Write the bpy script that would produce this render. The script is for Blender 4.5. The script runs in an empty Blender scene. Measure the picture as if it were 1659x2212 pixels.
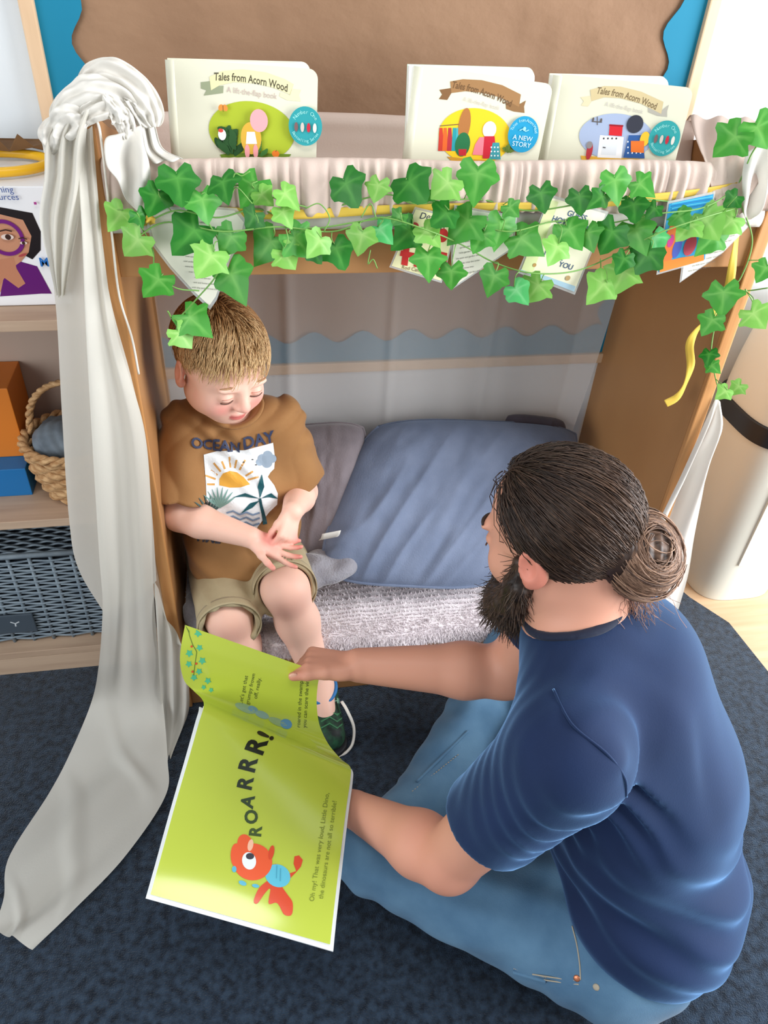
import bpy, bmesh, math, random
import numpy as np
from mathutils import Vector, Matrix
from mathutils.bvhtree import BVHTree
from mathutils.geometry import tessellate_polygon

random.seed(7); RNG = np.random.default_rng(7)
scene = bpy.context.scene
COL = scene.collection

# ------------------------------------------------------------------ camera
IMG_W, IMG_H, FPX = 1659., 2212., 1661.
_vx = np.array([10170., -696., FPX]); _vz = np.array([-130., 2094., FPX])
_dn = _vz / np.linalg.norm(_vz); _X = _vx - _dn * (_vx @ _dn); _X /= np.linalg.norm(_X)
_Y = np.cross(-_dn, _X)
CR = np.stack([_X, _Y, -_dn], 1)
CAM = np.array([0., -1.12, 1.42])
cam_data = bpy.data.cameras.new('camera')
cam_data.sensor_fit = 'HORIZONTAL'; cam_data.sensor_width = 36.; cam_data.lens = FPX / IMG_W * 36.
cam_data.clip_start = .02
cam = bpy.data.objects.new('camera', cam_data); COL.objects.link(cam)
cam.matrix_world = Matrix(((CR[0, 0], -CR[1, 0], -CR[2, 0], CAM[0]), (CR[0, 1], -CR[1, 1], -CR[2, 1], CAM[1]),
                           (CR[0, 2], -CR[1, 2], -CR[2, 2], CAM[2]), (0, 0, 0, 1)))
scene.camera = cam

def at(px, py, Y=None, Z=None, X=None, D=None):
    """point of the room seen at a pixel of the 1659x2212 frame, on the plane Y/Z/X or at depth D"""
    d = CR.T @ np.array([(px - IMG_W / 2) / FPX, (py - IMG_H / 2) / FPX, 1.])
    if Y is not None: t = (Y - CAM[1]) / d[1]
    elif Z is not None: t = (Z - CAM[2]) / d[2]
    elif X is not None: t = (X - CAM[0]) / d[0]
    else: t = D
    return CAM + d * t

# ------------------------------------------------------------------ world, lights, exposure
world = bpy.data.worlds.new('world'); scene.world = world; world.use_nodes = True
_bg = world.node_tree.nodes['Background']; _bg.inputs[0].default_value = (.86, .93, 1., 1); _bg.inputs[1].default_value = .38

def area(name, loc, target, sx, sy, power, color):
    l = bpy.data.lights.new(name, 'AREA'); l.shape = 'RECTANGLE'; l.size = sx; l.size_y = sy; l.energy = power; l.color = color
    o = bpy.data.objects.new(name, l); COL.objects.link(o); o.location = loc
    o.rotation_euler = (Vector(target) - Vector(loc)).to_track_quat('-Z', 'Y').to_euler()
    return o
area('window_daylight', (2.5, -1.0, 1.35), (.2, 0, .55), 1.9, 1.9, 150, (.94, .97, 1.))
area('ceiling_panel_light', (-.05, -.82, 2.6), (-.05, -.821, 0), 1.2, .55, 17, (1., .97, .93))
area('rear_fill_light', (-2.0, -1.9, 1.2), (.4, .1, .6), 2.0, 1.5, 44, (.95, .98, 1.))  # added fill lamp, no window known there; brightens right panel, boy and book

vs = scene.view_settings
scene.display_settings.display_device = 'sRGB'
vs.view_transform = 'Standard'; vs.look = 'None'; vs.exposure = 0.02; vs.gamma = 1.; vs.use_curve_mapping = False

# ------------------------------------------------------------------ helpers
def lin(c):
    if isinstance(c, str):
        c = c.lstrip('#'); c = tuple(int(c[i:i + 2], 16) for i in (0, 2, 4))
    return tuple(((x / 255.) / 12.92 if x / 255. <= .04045 else ((x / 255. + .055) / 1.055) ** 2.4) for x in c[:3])

def link(o, parent=None):
    COL.objects.link(o)
    if parent is not None: o.parent = parent
    return o

def tag(o, label=None, cat=None, group=None, kind=None):
    if label: o['label'] = label
    if cat: o['category'] = cat
    if group: o['group'] = group
    if kind: o['kind'] = kind
    return o

def thing(name, label, cat, loc=(0, 0, 0), group=None):
    o = bpy.data.objects.new(name, None); o.empty_display_size = .05; link(o)
    o.location = loc
    return tag(o, label, cat, group)

def mesh_obj(name, verts, faces, mat=None, parent=None, smooth=False, cols=None, mats=None, midx=None, offset=True):
    """one mesh object; vertices in world coordinates (moved into the parent's frame)"""
    verts = np.asarray(verts, float).reshape(-1, 3)
    if parent is not None and offset:
        p = parent; off = np.zeros(3)
        while p is not None: off += np.array(p.location); p = p.parent
        verts = verts - off
    me = bpy.data.meshes.new(name)
    me.from_pydata(verts.tolist(), [], [list(map(int, f)) for f in faces])
    if cols is not None:
        a = me.color_attributes.new('Col', 'FLOAT_COLOR', 'POINT')
        c = np.ones((len(verts), 4), np.float32); c[:, :3] = np.asarray(cols)[:, :3]
        a.data.foreach_set('color', c.ravel())
    if mats:
        for m in mats: me.materials.append(m)
        if midx is not None: me.polygons.foreach_set('material_index', np.asarray(midx, np.int32))
    elif mat: me.materials.append(mat)
    if smooth: me.polygons.foreach_set('use_smooth', np.ones(len(me.polygons), bool))
    me.update(); me.validate()
    return link(bpy.data.objects.new(name, me), parent)

class MB:
    """collects shapes into one mesh"""
    def __init__(s): s.v = []; s.f = []; s.n = 0; s.c = []
    def add(s, v, f, col=None):
        v = np.asarray(v, float).reshape(-1, 3); s.v.append(v); s.f += [[i + s.n for i in q] for q in f]; s.n += len(v)
        if col is not None: s.c.append(np.tile(np.asarray(col, float)[:3], (len(v), 1)))
        return s
    def box(s, lo, hi, M=None, org=(0, 0, 0), bev=0, col=None):
        bm = bmesh.new(); bmesh.ops.create_cube(bm, size=1)
        lo = np.array(lo, float); hi = np.array(hi, float)
        for v in bm.verts:
            v.co = Vector([(lo[i] + hi[i]) / 2 + v.co[i] * (hi[i] - lo[i]) for i in range(3)])
        if bev: bmesh.ops.bevel(bm, geom=bm.edges[:], offset=bev, segments=2, affect='EDGES', profile=.6)
        return s.bm(bm, M, org, col)
    def bm(s, bm, M=None, org=(0, 0, 0), col=None):
        bm.verts.index_update()
        v = np.array([list(x.co) for x in bm.verts]); f = [[x.index for x in q.verts] for q in bm.faces]; bm.free()
        if M is not None: v = v @ np.array(M).T
        return s.add(v + np.array(org), f, col)
    def tube(s, pts, rad, n=8, cap=True, col=None, flat=None):
        v, f = tube_vf(pts, rad, n, cap, flat); return s.add(v, f, col)
    def surf(s, fn, nu, nv, thick=0, col=None, closeu=False):
        v, f = surf_vf(fn, nu, nv, thick, closeu); return s.add(v, f, col)
    def build(s, name, mat, parent=None, smooth=False):
        return mesh_obj(name, np.concatenate(s.v), s.f, mat, parent, smooth, np.concatenate(s.c) if s.c else None)

def nrm(a): a = np.asarray(a, float); return a / (np.linalg.norm(a) + 1e-12)

def tube_vf(pts, rad, n=8, cap=True, flat=None):
    pts = np.asarray(pts, float); m = len(pts); rad = np.broadcast_to(np.asarray(rad, float), (m,))
    T = np.gradient(pts, axis=0); T /= np.linalg.norm(T, axis=1)[:, None] + 1e-12
    a = np.array([0, 0, 1.]) if abs(T[0][2]) < .9 else np.array([1., 0, 0])
    N = nrm(np.cross(T[0], a)); v = []
    for i in range(m):
        N = nrm(N - T[i] * (N @ T[i])); B = np.cross(T[i], N)
        for k in range(n):
            t = 2 * math.pi * k / n
            v.append(pts[i] + rad[i] * (math.cos(t) * N + math.sin(t) * B * (flat or 1)))
    f = [[i * n + k, i * n + (k + 1) % n, (i + 1) * n + (k + 1) % n, (i + 1) * n + k] for i in range(m - 1) for k in range(n)]
    if cap: f += [list(range(n))[::-1], [(m - 1) * n + k for k in range(n)]]
    return np.array(v), f

def surf_vf(fn, nu, nv, thick=0, closeu=False):
    U, V = np.meshgrid(np.linspace(0, 1, nu), np.linspace(0, 1, nv), indexing='ij')
    P = np.array(fn(U, V)); P = np.moveaxis(P, 0, -1).reshape(nu, nv, 3) if P.shape[0] == 3 else P
    idx = np.arange(nu * nv).reshape(nu, nv)
    q = np.stack([idx[:-1, :-1], idx[1:, :-1], idx[1:, 1:], idx[:-1, 1:]], -1).reshape(-1, 4)
    if not thick: return P.reshape(-1, 3), q.tolist()
    du = np.gradient(P, axis=0); dv = np.gradient(P, axis=1)
    N = np.cross(du, dv); N /= np.linalg.norm(N, axis=-1)[..., None] + 1e-12
    a = (P + N * thick / 2).reshape(-1, 3); b = (P - N * thick / 2).reshape(-1, 3); o = nu * nv
    f = q.tolist() + (q[:, ::-1] + o).tolist()
    rim = list(idx[:, 0]) + list(idx[-1, 1:]) + list(idx[::-1, -1][1:]) + list(idx[0, ::-1][1:])
    for i in range(len(rim) - 1): f.append([rim[i + 1], rim[i], rim[i] + o, rim[i + 1] + o])
    return np.concatenate([a, b]), f

def spline(pts, n):
    """Catmull-Rom through points"""
    p = np.asarray(pts, float); p = np.vstack([2 * p[0] - p[1], p, 2 * p[-1] - p[-2]])
    out = []
    for t in np.linspace(0, len(p) - 3 - 1e-9, n):
        i = int(t); u = t - i; a, b, c, d = p[i:i + 4]
        out.append(.5 * (2 * b + (c - a) * u + (2 * a - 5 * b + 4 * c - d) * u * u + (3 * b - a - 3 * c + d) * u ** 3))
    return np.array(out)

def hsh(i): return np.modf(np.abs(np.sin(np.asarray(i, float) * 12.9898 + 78.233) * 43758.5453))[0]
def vnoise(p):
    """smooth value noise, p (...,3) -> -1..1"""
    p = np.asarray(p, float); i = np.floor(p); f = p - i; f = f * f * (3 - 2 * f)
    def h(a, b, c): return hsh((i[..., 0] + a) * 1.0 + (i[..., 1] + b) * 57.3 + (i[..., 2] + c) * 113.7)
    r = 0
    for a in (0, 1):
        for b in (0, 1):
            for c in (0, 1):
                r = r + h(a, b, c) * np.where(a, f[..., 0], 1 - f[..., 0]) * np.where(b, f[..., 1], 1 - f[..., 1]) * np.where(c, f[..., 2], 1 - f[..., 2])
    return r * 2 - 1

# ------------------------------------------------------------------ materials
def mat(name, col=(200, 200, 200), rough=.6, col2=None, nscale=(8, 8, 8), ndetail=4, ncontrast=1., bump=0, bscale=None, bdist=.002,
        sheen=0, sheen_tint=None, spec=.4, sss=0, alpha=None, transl=0, attr=False, metal=0, coat=0, emit=None):
    m = bpy.data.materials.new(name); m.use_nodes = True; nt = m.node_tree; N = nt.nodes; L = nt.links
    b = N['Principled BSDF']; out = N['Material Output']
    c1 = lin(col) + (1,)
    b.inputs['Base Color'].default_value = c1; b.inputs['Roughness'].default_value = rough
    b.inputs['Specular IOR Level'].default_value = spec; b.inputs['Metallic'].default_value = metal
    if coat: b.inputs['Coat Weight'].default_value = coat; b.inputs['Coat Roughness'].default_value = .12
    tc = N.new('ShaderNodeTexCoord'); mp = N.new('ShaderNodeMapping'); L.new(tc.outputs['Object'], mp.inputs[0])
    mp.inputs['Scale'].default_value = nscale
    src = None
    if attr:
        a = N.new('ShaderNodeAttribute'); a.attribute_name = 'Col'; src = a.outputs['Color']
    if col2 is not None:
        nz = N.new('ShaderNodeTexNoise'); nz.inputs['Detail'].default_value = ndetail; nz.inputs['Scale'].default_value = 1
        L.new(mp.outputs[0], nz.inputs['Vector'])
        cr = N.new('ShaderNodeMapRange'); cr.inputs[1].default_value = .5 - .25 / ncontrast; cr.inputs[2].default_value = .5 + .25 / ncontrast
        L.new(nz.outputs[0], cr.inputs[0])
        mx = N.new('ShaderNodeMix'); mx.data_type = 'RGBA'; L.new(cr.outputs[0], mx.inputs[0])
        if src is not None:
            mx.blend_type = 'MULTIPLY'; k = N.new('ShaderNodeMix'); k.data_type = 'RGBA'
            L.new(cr.outputs[0], k.inputs[0]); k.inputs[6].default_value = (1, 1, 1, 1); k.inputs[7].default_value = lin(col2) + (1,)
            mx.inputs[0].default_value = 1
            for l in list(mx.inputs[0].links): L.remove(l)
            mx.inputs[0].default_value = 1; L.new(src, mx.inputs[6]); L.new(k.outputs[2], mx.inputs[7])
        else:
            mx.inputs[6].default_value = c1; mx.inputs[7].default_value = lin(col2) + (1,)
        src = mx.outputs[2]
    if src is not None: L.new(src, b.inputs['Base Color'])
    nrm_out = None
    if bump:
        bn = N.new('ShaderNodeTexNoise'); bn.inputs['Detail'].default_value = 5; bn.inputs['Scale'].default_value = 1
        mp2 = N.new('ShaderNodeMapping'); mp2.inputs['Scale'].default_value = bscale or nscale; L.new(tc.outputs['Object'], mp2.inputs[0])
        L.new(mp2.outputs[0], bn.inputs['Vector'])
        bp = N.new('ShaderNodeBump'); bp.inputs['Strength'].default_value = bump; bp.inputs['Distance'].default_value = bdist
        L.new(bn.outputs[0], bp.inputs['Height']); L.new(bp.outputs[0], b.inputs['Normal']); nrm_out = bp.outputs[0]
    if sheen:
        b.inputs['Sheen Weight'].default_value = sheen; b.inputs['Sheen Roughness'].default_value = .4
        if sheen_tint: b.inputs['Sheen Tint'].default_value = lin(sheen_tint) + (1,)
    if sss:
        b.inputs['Subsurface Weight'].default_value = sss; b.inputs['Subsurface Radius'].default_value = (.9, .35, .2); b.inputs['Subsurface Scale'].default_value = .012
    sh = b.outputs[0]
    if transl:
        t = N.new('ShaderNodeBsdfTranslucent'); t.inputs[0].default_value = c1
        if src is not None: L.new(src, t.inputs[0])
        ms = N.new('ShaderNodeMixShader'); ms.inputs[0].default_value = transl; L.new(sh, ms.inputs[1]); L.new(t.outputs[0], ms.inputs[2]); sh = ms.outputs[0]
    if alpha is not None:
        t = N.new('ShaderNodeBsdfTransparent'); ms = N.new('ShaderNodeMixShader'); ms.inputs[0].default_value = alpha
        L.new(t.outputs[0], ms.inputs[1]); L.new(sh, ms.inputs[2]); sh = ms.outputs[0]
    if emit: b.inputs['Emission Color'].default_value = lin(emit[0]) + (1,); b.inputs['Emission Strength'].default_value = emit[1]
    L.new(sh, out.inputs[0])
    return m

M = {}
M['wall'] = mat('wall_paint', (220, 226, 230), .8, bump=.15, bscale=(60, 60, 60))
M['laminate'] = mat('laminate', (208, 178, 145), .45, (190, 156, 120), (3, 40, 3), 5, 1.2)
M['carpet'] = mat('carpet', (18, 27, 39), .95, (46, 62, 80), (70, 70, 70), 6, 1.7, bump=1., bscale=(420, 420, 420), bdist=.004, sheen=.35, spec=.1)
M['mdf'] = mat('wood_board', (184, 136, 88), .5, (162, 114, 70), (2.5, 2.5, 2.5), 6, 1., spec=.35)
M['pine'] = mat('pine_edge', (206, 152, 96), .45, (176, 118, 66), (90, 90, 3), 5, 1.1, spec=.4)
M['shelf'] = mat('oak_shelf', (196, 170, 146), .55, (170, 144, 122), (4, 50, 50), 5, 1.1)
M['frame'] = mat('frame_wood', (226, 196, 162), .5, (208, 174, 138), (40, 40, 5), 4)
M['kraft'] = mat('kraft_paper', (152, 119, 92), .75, (132, 100, 75), (5, 5, 7), 5, .9, bump=.5, bscale=(14, 14, 18), bdist=.01)
M['teal'] = mat('teal_border', (0, 120, 152), .7)
M['print'] = mat('printed_ink', rough=.55, attr=True, spec=.3)
M['gloss_print'] = mat('glossy_printed_ink', rough=.22, attr=True, spec=.5)
M['white_cloth'] = mat('white_cotton', (232, 229, 222), .95, spec=.1, transl=.3, bump=.25, bscale=(250, 250, 250), bdist=.001)
M['sheer'] = mat('sheer_muslin', (228, 225, 216), .95, spec=.1, transl=.38, alpha=.93, bump=.2, bscale=(300, 300, 300), bdist=.001)
M['sheer_back'] = mat('sheer_back_muslin', (236, 228, 222), .85, transl=.3, alpha=.42, bump=.2, bscale=(300, 300, 300), bdist=.001)
M['pink_cloth'] = mat('pinkish_calico', (214, 194, 182), .95, spec=.1, transl=.15, bump=.3, bscale=(300, 300, 300), bdist=.001)
M['ribbon'] = mat('yellow_ribbon', (240, 204, 84), .5, transl=.2, sheen=.2)
M['twine'] = mat('white_string', (238, 232, 222), .8)
M['stem'] = mat('ivy_stem', (112, 160, 78), .5)
M['board_cream'] = mat('cream_board', (222, 220, 198), .35, spec=.4)
M['page_edge'] = mat('page_edges', (240, 240, 234), .7)

def print_obj(name, verts, faces, cols, parent, gloss=False, offset=True):
    return mesh_obj(name, verts, faces, M['gloss_print' if gloss else 'print'], parent, False, cols, offset=offset)

def text_vf(s, size=1., align='CENTER', shear=0, bold=0, spacing=1., res=3):
    """flat lettering as 2D triangles"""
    cu = bpy.data.curves.new('lettering', 'FONT'); cu.body = s; cu.size = size; cu.align_x = align; cu.align_y = 'CENTER'
    cu.shear = shear; cu.offset = bold; cu.space_character = spacing; cu.resolution_u = res
    ob = bpy.data.objects.new('lettering', cu)
    me = ob.to_mesh()
    v = np.array([list(x.co) for x in me.vertices]).reshape(-1, 3)[:, :2]; f = [list(p.vertices) for p in me.polygons]
    ob.to_mesh_clear(); bpy.data.objects.remove(ob); bpy.data.curves.remove(cu)
    return v, f

class Print:
    """flat artwork in a 2D sheet; build() lays it on a surface through a mapping function"""
    def __init__(s): s.items = []; s.layer = 0
    def poly(s, pts, col, L=None):
        pts = np.asarray(pts, float)
        tri = tessellate_polygon([[Vector((x, y, 0)) for x, y in pts]])
        s.layer += 1; s.items.append((pts, [list(t) for t in tri], lin(col), s.layer if L is None else L)); return s
    def ell(s, cx, cy, rx, ry, col, n=32, rot=0, a0=0, a1=2 * math.pi):
        t = np.linspace(a0, a1, n, endpoint=(a1 - a0) < 6.28); x = rx * np.cos(t); y = ry * np.sin(t)
        c, q = math.cos(rot), math.sin(rot); return s.poly(np.stack([cx + x * c - y * q, cy + x * q + y * c], 1), col)
    def rect(s, x0, y0, x1, y1, col): return s.poly([(x0, y0), (x1, y0), (x1, y1), (x0, y1)], col)
    def line(s, pts, w, col):
        p = np.asarray(pts, float); T = np.gradient(p, axis=0); T /= np.linalg.norm(T, axis=1)[:, None] + 1e-12
        N = np.stack([-T[:, 1], T[:, 0]], 1); w = np.broadcast_to(np.asarray(w, float), (len(p),))[:, None] / 2
        return s.poly(np.vstack([p + N * w, (p - N * w)[::-1]]), col)
    def text(s, txt, x, y, size, col, rot=0, align='CENTER', shear=0, bold=0, warp=None, spacing=1., sx=1.):
        v, f = text_vf(txt, size, align, shear, bold, spacing)
        if not len(v): return s
        v = v * np.array([sx, 1.])
        if warp is not None: v = warp(v)
        c, q = math.cos(rot), math.sin(rot); v = v @ np.array([[c, q], [-q, c]]) + np.array([x, y])
        s.layer += 1; s.items.append((v, f, lin(col), s.layer)); return s
    def build(s, name, fn, parent, lift=.0002, step=.00006, maxedge=None, gloss=False):
        V = []; F = []; C = []; n = 0
        for v, f, c, L in s.items:
            if maxedge:
                bm = bmesh.new(); bv = [bm.verts.new((x, y, 0)) for x, y in v]
                for t in f:
                    try: bm.faces.new([bv[i] for i in t])
                    except ValueError: pass
                bmesh.ops.triangulate(bm, faces=bm.faces[:])
                for _ in range(5):
                    e = [e for e in bm.edges if e.calc_length() > maxedge]
                    if not e: break
                    bmesh.ops.subdivide_edges(bm, edges=e, cuts=1); bmesh.ops.triangulate(bm, faces=bm.faces[:])
                bm.verts.index_update(); v = np.array([[q.co.x, q.co.y] for q in bm.verts]); f = [[q.index for q in t.verts] for t in bm.faces]; bm.free()
            P = fn(v, lift + step * L)
            V.append(P); F += [[i + n for i in t] for t in f]; C.append(np.tile(c, (len(P), 1))); n += len(P)
        return print_obj(name, np.concatenate(V), F, np.concatenate(C), parent, gloss)

def plane_map(org, ex, ey, normal):
    org = np.array(org, float); ex = np.array(ex, float); ey = np.array(ey, float); normal = np.array(normal, float)
    return lambda v, h: org + v[:, :1] * ex + v[:, 1:2] * ey + normal * h
# ------------------------------------------------------------------ implicit-surface modeller (smooth unions -> one continuous mesh)
def rc(a, b, ra, rb=None):
    a = np.asarray(a, float); b = np.asarray(b, float); rb = ra if rb is None else rb; ba = b - a; q = ba @ ba + 1e-12
    def f(p):
        t = np.clip((p - a) @ ba / q, 0, 1)
        return np.linalg.norm(p - a - t[:, None] * ba, axis=1) - (ra + (rb - ra) * t)
    f.bb = (np.minimum(a, b) - max(ra, rb), np.maximum(a, b) + max(ra, rb)); return f
def el(c, r, R=None):
    c = np.asarray(c, float); r = np.asarray(r, float); R = np.eye(3) if R is None else np.asarray(R, float)   # columns = axes
    def f(p):
        q = (p - c) @ R; k0 = np.linalg.norm(q / r, axis=1); k1 = np.linalg.norm(q / (r * r), axis=1) + 1e-9
        return k0 * (k0 - 1) / k1
    m = r.max(); f.bb = (c - m, c + m); return f
def rbox(c, hs, rad, R=None):
    c = np.asarray(c, float); hs = np.asarray(hs, float) - rad; R = np.eye(3) if R is None else np.asarray(R, float)
    def f(p):
        q = np.abs((p - c) @ R) - hs
        return np.linalg.norm(np.maximum(q, 0), axis=1) + np.minimum(q.max(axis=1), 0) - rad
    m = np.linalg.norm(hs + rad); f.bb = (c - m, c + m); return f
def pln(c, n):
    c = np.asarray(c, float); n = nrm(n)
    def f(p): return (p - c) @ n
    f.bb = None; return f
def smin(a, b, k):
    if k <= 0: return np.minimum(a, b)
    h = np.maximum(k - np.abs(a - b), 0) / k
    return np.minimum(a, b) - h * h * k * .25
def smax(a, b, k): return -smin(-a, -b, k)

class Sdf:
    def __init__(s): s.ops = []
    def u(s, f, k=.01): s.ops.append(('u', f, k)); return s
    def s_(s, f, k=.005): s.ops.append(('s', f, k)); return s       # smooth subtraction
    def i(s, f, k=.003): s.ops.append(('i', f, k)); return s        # keep only inside f
    def d(s, g): s.ops.append(('d', g, 0)); return s                # displacement
    def __call__(s, p):
        r = None
        for o, f, k in s.ops:
            if o == 'd': r = r + f(p); continue
            if o == 'u' and r is not None and getattr(f, 'bb', None) is not None and k >= 0:
                lo, hi = f.bb; m = .03 + k
                w = np.all((p > lo - m) & (p < hi + m), axis=1)
                # outside the box the union is unaffected near the surface
                if not w.any(): 
                    dd = np.linalg.norm(np.maximum(np.maximum(lo - p, p - hi), 0), axis=1); r = np.minimum(r, dd + .02); continue
                full = np.linalg.norm(np.maximum(np.maximum(lo - p, p - hi), 0), axis=1) + .02
                v = np.minimum(r, full); v[w] = smin(r[w], f(p[w]), k); r = v; continue
            v = f(p)
            if r is None: r = v
            elif o == 'u': r = smin(r, v, k)
            elif o == 's': r = smax(r, -v, k)
            elif o == 'i': r = smax(r, v, k)
        return r
    def bounds(s, pad=.02):
        lo = np.min([f.bb[0] for o, f, k in s.ops if o == 'u'], axis=0); hi = np.max([f.bb[1] for o, f, k in s.ops if o == 'u'], axis=0)
        return lo - pad, hi + pad

def sdf_mesh(f, h, lo=None, hi=None, ev_chunk=300000):
    """surface nets on a sparse grid -> verts, quads"""
    if lo is None: lo, hi = f.bounds()
    lo = np.asarray(lo, float); hi = np.asarray(hi, float); S = 4
    nc = np.ceil((hi - lo) / (S * h)).astype(int) + 1; n = nc * S
    def ev(p):
        return np.concatenate([f(p[i:i + ev_chunk]) for i in range(0, len(p), ev_chunk)]) if len(p) else np.zeros(0)
    ci = np.stack(np.meshgrid(*[np.arange(k) for k in nc], indexing='ij'), -1).reshape(-1, 3)
    cv = ev(lo + (ci + .5) * S * h)
    ci = ci[np.abs(cv) < S * h * 1.55]
    off = np.stack(np.meshgrid(*[np.arange(S + 1)] * 3, indexing='ij'), -1).reshape(-1, 3)
    mask = np.zeros(n + 1, bool)
    for o in off:
        q = ci * S + o; mask[q[:, 0], q[:, 1], q[:, 2]] = True
    pi = np.argwhere(mask)
    val = np.full(n + 1, 1e3, np.float32); val[mask] = ev(lo + pi * h)
    off4 = np.stack(np.meshgrid(*[np.arange(S)] * 3, indexing='ij'), -1).reshape(-1, 3)
    cells = (ci[:, None, :] * S + off4[None]).reshape(-1, 3)
    cor = np.array([[0, 0, 0], [1, 0, 0], [0, 1, 0], [1, 1, 0], [0, 0, 1], [1, 0, 1], [0, 1, 1], [1, 1, 1]])
    cvv = np.stack([val[cells[:, 0] + c[0], cells[:, 1] + c[1], cells[:, 2] + c[2]] for c in cor], 1)
    neg = cvv < 0; x = neg.any(1) & ~neg.all(1); cells = cells[x]; cvv = cvv[x]
    acc = np.zeros((len(cells), 3)); cnt = np.zeros(len(cells))
    for a, b in ((0, 1), (2, 3), (4, 5), (6, 7), (0, 2), (1, 3), (4, 6), (5, 7), (0, 4), (1, 5), (2, 6), (3, 7)):
        va = cvv[:, a]; vb = cvv[:, b]; s = (va < 0) != (vb < 0); t = np.where(s, va / np.where(s, va - vb, 1), 0)
        acc += (cor[a] + (cor[b] - cor[a]) * t[:, None]) * s[:, None]; cnt += s
    V = lo + (cells + acc / np.maximum(cnt, 1)[:, None]) * h
    idx = np.full(n + 1, -1, np.int32); idx[cells[:, 0], cells[:, 1], cells[:, 2]] = np.arange(len(cells))
    F = []
    for ax in range(3):
        b = np.zeros(3, int); b[(ax + 1) % 3] = 1; d = np.zeros(3, int); d[(ax + 2) % 3] = 1
        e = 1 << ax; s = (cvv[:, 0] < 0) != (cvv[:, e] < 0)
        c = cells[s]; inside = cvv[s][:, 0] < 0
        ok = (c[:, (ax + 1) % 3] > 0) & (c[:, (ax + 2) % 3] > 0); c = c[ok]; inside = inside[ok]
        g = lambda q: idx[q[:, 0], q[:, 1], q[:, 2]]
        quad = np.stack([g(c), g(c - b), g(c - b - d), g(c - d)], 1)
        ok = (quad >= 0).all(1); quad = quad[ok]; inside = inside[ok]
        quad[~inside] = quad[~inside][:, ::-1]; F.append(quad)
    return V, np.concatenate(F)

def sdf_obj(name, f, h, mat, parent=None, lo=None, hi=None, colfn=None, relax=1):
    V, F = sdf_mesh(f, h, lo, hi)
    for _ in range(relax):                      # light Laplacian fairing
        S = np.zeros_like(V); c = np.zeros(len(V))
        for a in range(4):
            i, j = F[:, a], F[:, (a + 1) % 4]
            np.add.at(S, i, V[j]); np.add.at(S, j, V[i]); np.add.at(c, i, 1); np.add.at(c, j, 1)
        V = V * .5 + .5 * S / np.maximum(c, 1)[:, None]
    return mesh_obj(name, V, F.tolist(), mat, parent, True, colfn(V) if colfn else None)

def rotm(ax, ang):
    return np.array(Matrix.Rotation(ang, 3, Vector(ax)))
def frame(fwd, up):
    """columns: right, forward, up"""
    y = nrm(fwd); z = np.asarray(up, float); z = nrm(z - y * (z @ y)); x = np.cross(y, z); return np.stack([x, y, z], 1)
# ------------------------------------------------------------------ the setting
tag(MB().box((-2.6, -3.6, -.05), (4.2, .6, -.008)).build('floor', M['laminate']), kind='structure')
tag(MB().box((-2.6, .42, -.05), (4.2, .5, 2.7)).build('wall_back', M['wall']), kind='structure')
tag(MB().box((-2.7, -3.2, -.05), (-2.6, .5, 2.7)).build('wall_left', M['wall']), kind='structure')

# carpet: edge runs diagonally at the right
_cp = [at(1490, 1290, Z=0)[:2], at(1575, 1345, Z=0)[:2], at(1659, 1450, Z=0)[:2]]
_pts = [(-2.55, .4), (-2.55, -3.1), (1.5, -3.1), (1.42, -.9), (1.3, -.35), tuple(_cp[2]), tuple(_cp[1]), tuple(_cp[0]), (1.05, .4)]
bm = bmesh.new(); top = [bm.verts.new((x, y, 0)) for x, y in _pts]; fc = bm.faces.new(top)
if fc.normal.z < 0: fc.normal_flip()
r = bmesh.ops.extrude_face_region(bm, geom=[fc])
for v in r['geom']:
    if isinstance(v, bmesh.types.BMVert): v.co.z = -.008
bmesh.ops.recalc_face_normals(bm, faces=bm.faces[:])
tag(MB().bm(bm).build('carpet', M['carpet']), 'dark navy blue pile carpet with a cut edge by the bin', 'carpet')

# ------------------------------------------------------------------ notice board on the wall
BX0, BX1, BZ0, BZ1 = -.318, .878, .598, 1.72
brd = thing('notice_board', 'large wood-framed notice board backed with brown paper and wavy teal border', 'notice board', (BX0, .42, BZ0))
FW = .024
MB().box((BX0, .395, BZ0), (BX0 + FW, .42, BZ1), bev=.003).build('frame_bar', M['frame'], brd)
MB().box((BX1 - FW, .395, BZ0), (BX1, .42, BZ1), bev=.003).build('frame_bar', M['frame'], brd)
MB().box((BX0 + FW, .395, BZ0), (BX1 - FW, .42, BZ0 + FW), bev=.003).build('frame_bar', M['frame'], brd)
MB().box((BX0 + FW, .395, BZ1 - FW), (BX1 - FW, .42, BZ1), bev=.003).build('frame_bar', M['frame'], brd)
def _kraft(u, v):
    x = BX0 + FW + u * (BX1 - BX0 - 2 * FW); z = BZ0 + FW + v * (BZ1 - BZ0 - 2 * FW)
    p = np.stack([x * 7, z * 9, z * 0], -1)
    y = .413 + .0035 * vnoise(p) + .002 * np.abs(vnoise(p * 2.3 + 5)) - .002
    return x, y, z
MB().surf(_kraft, 90, 90).build('backing_paper', M['kraft'], brd, True)
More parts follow.
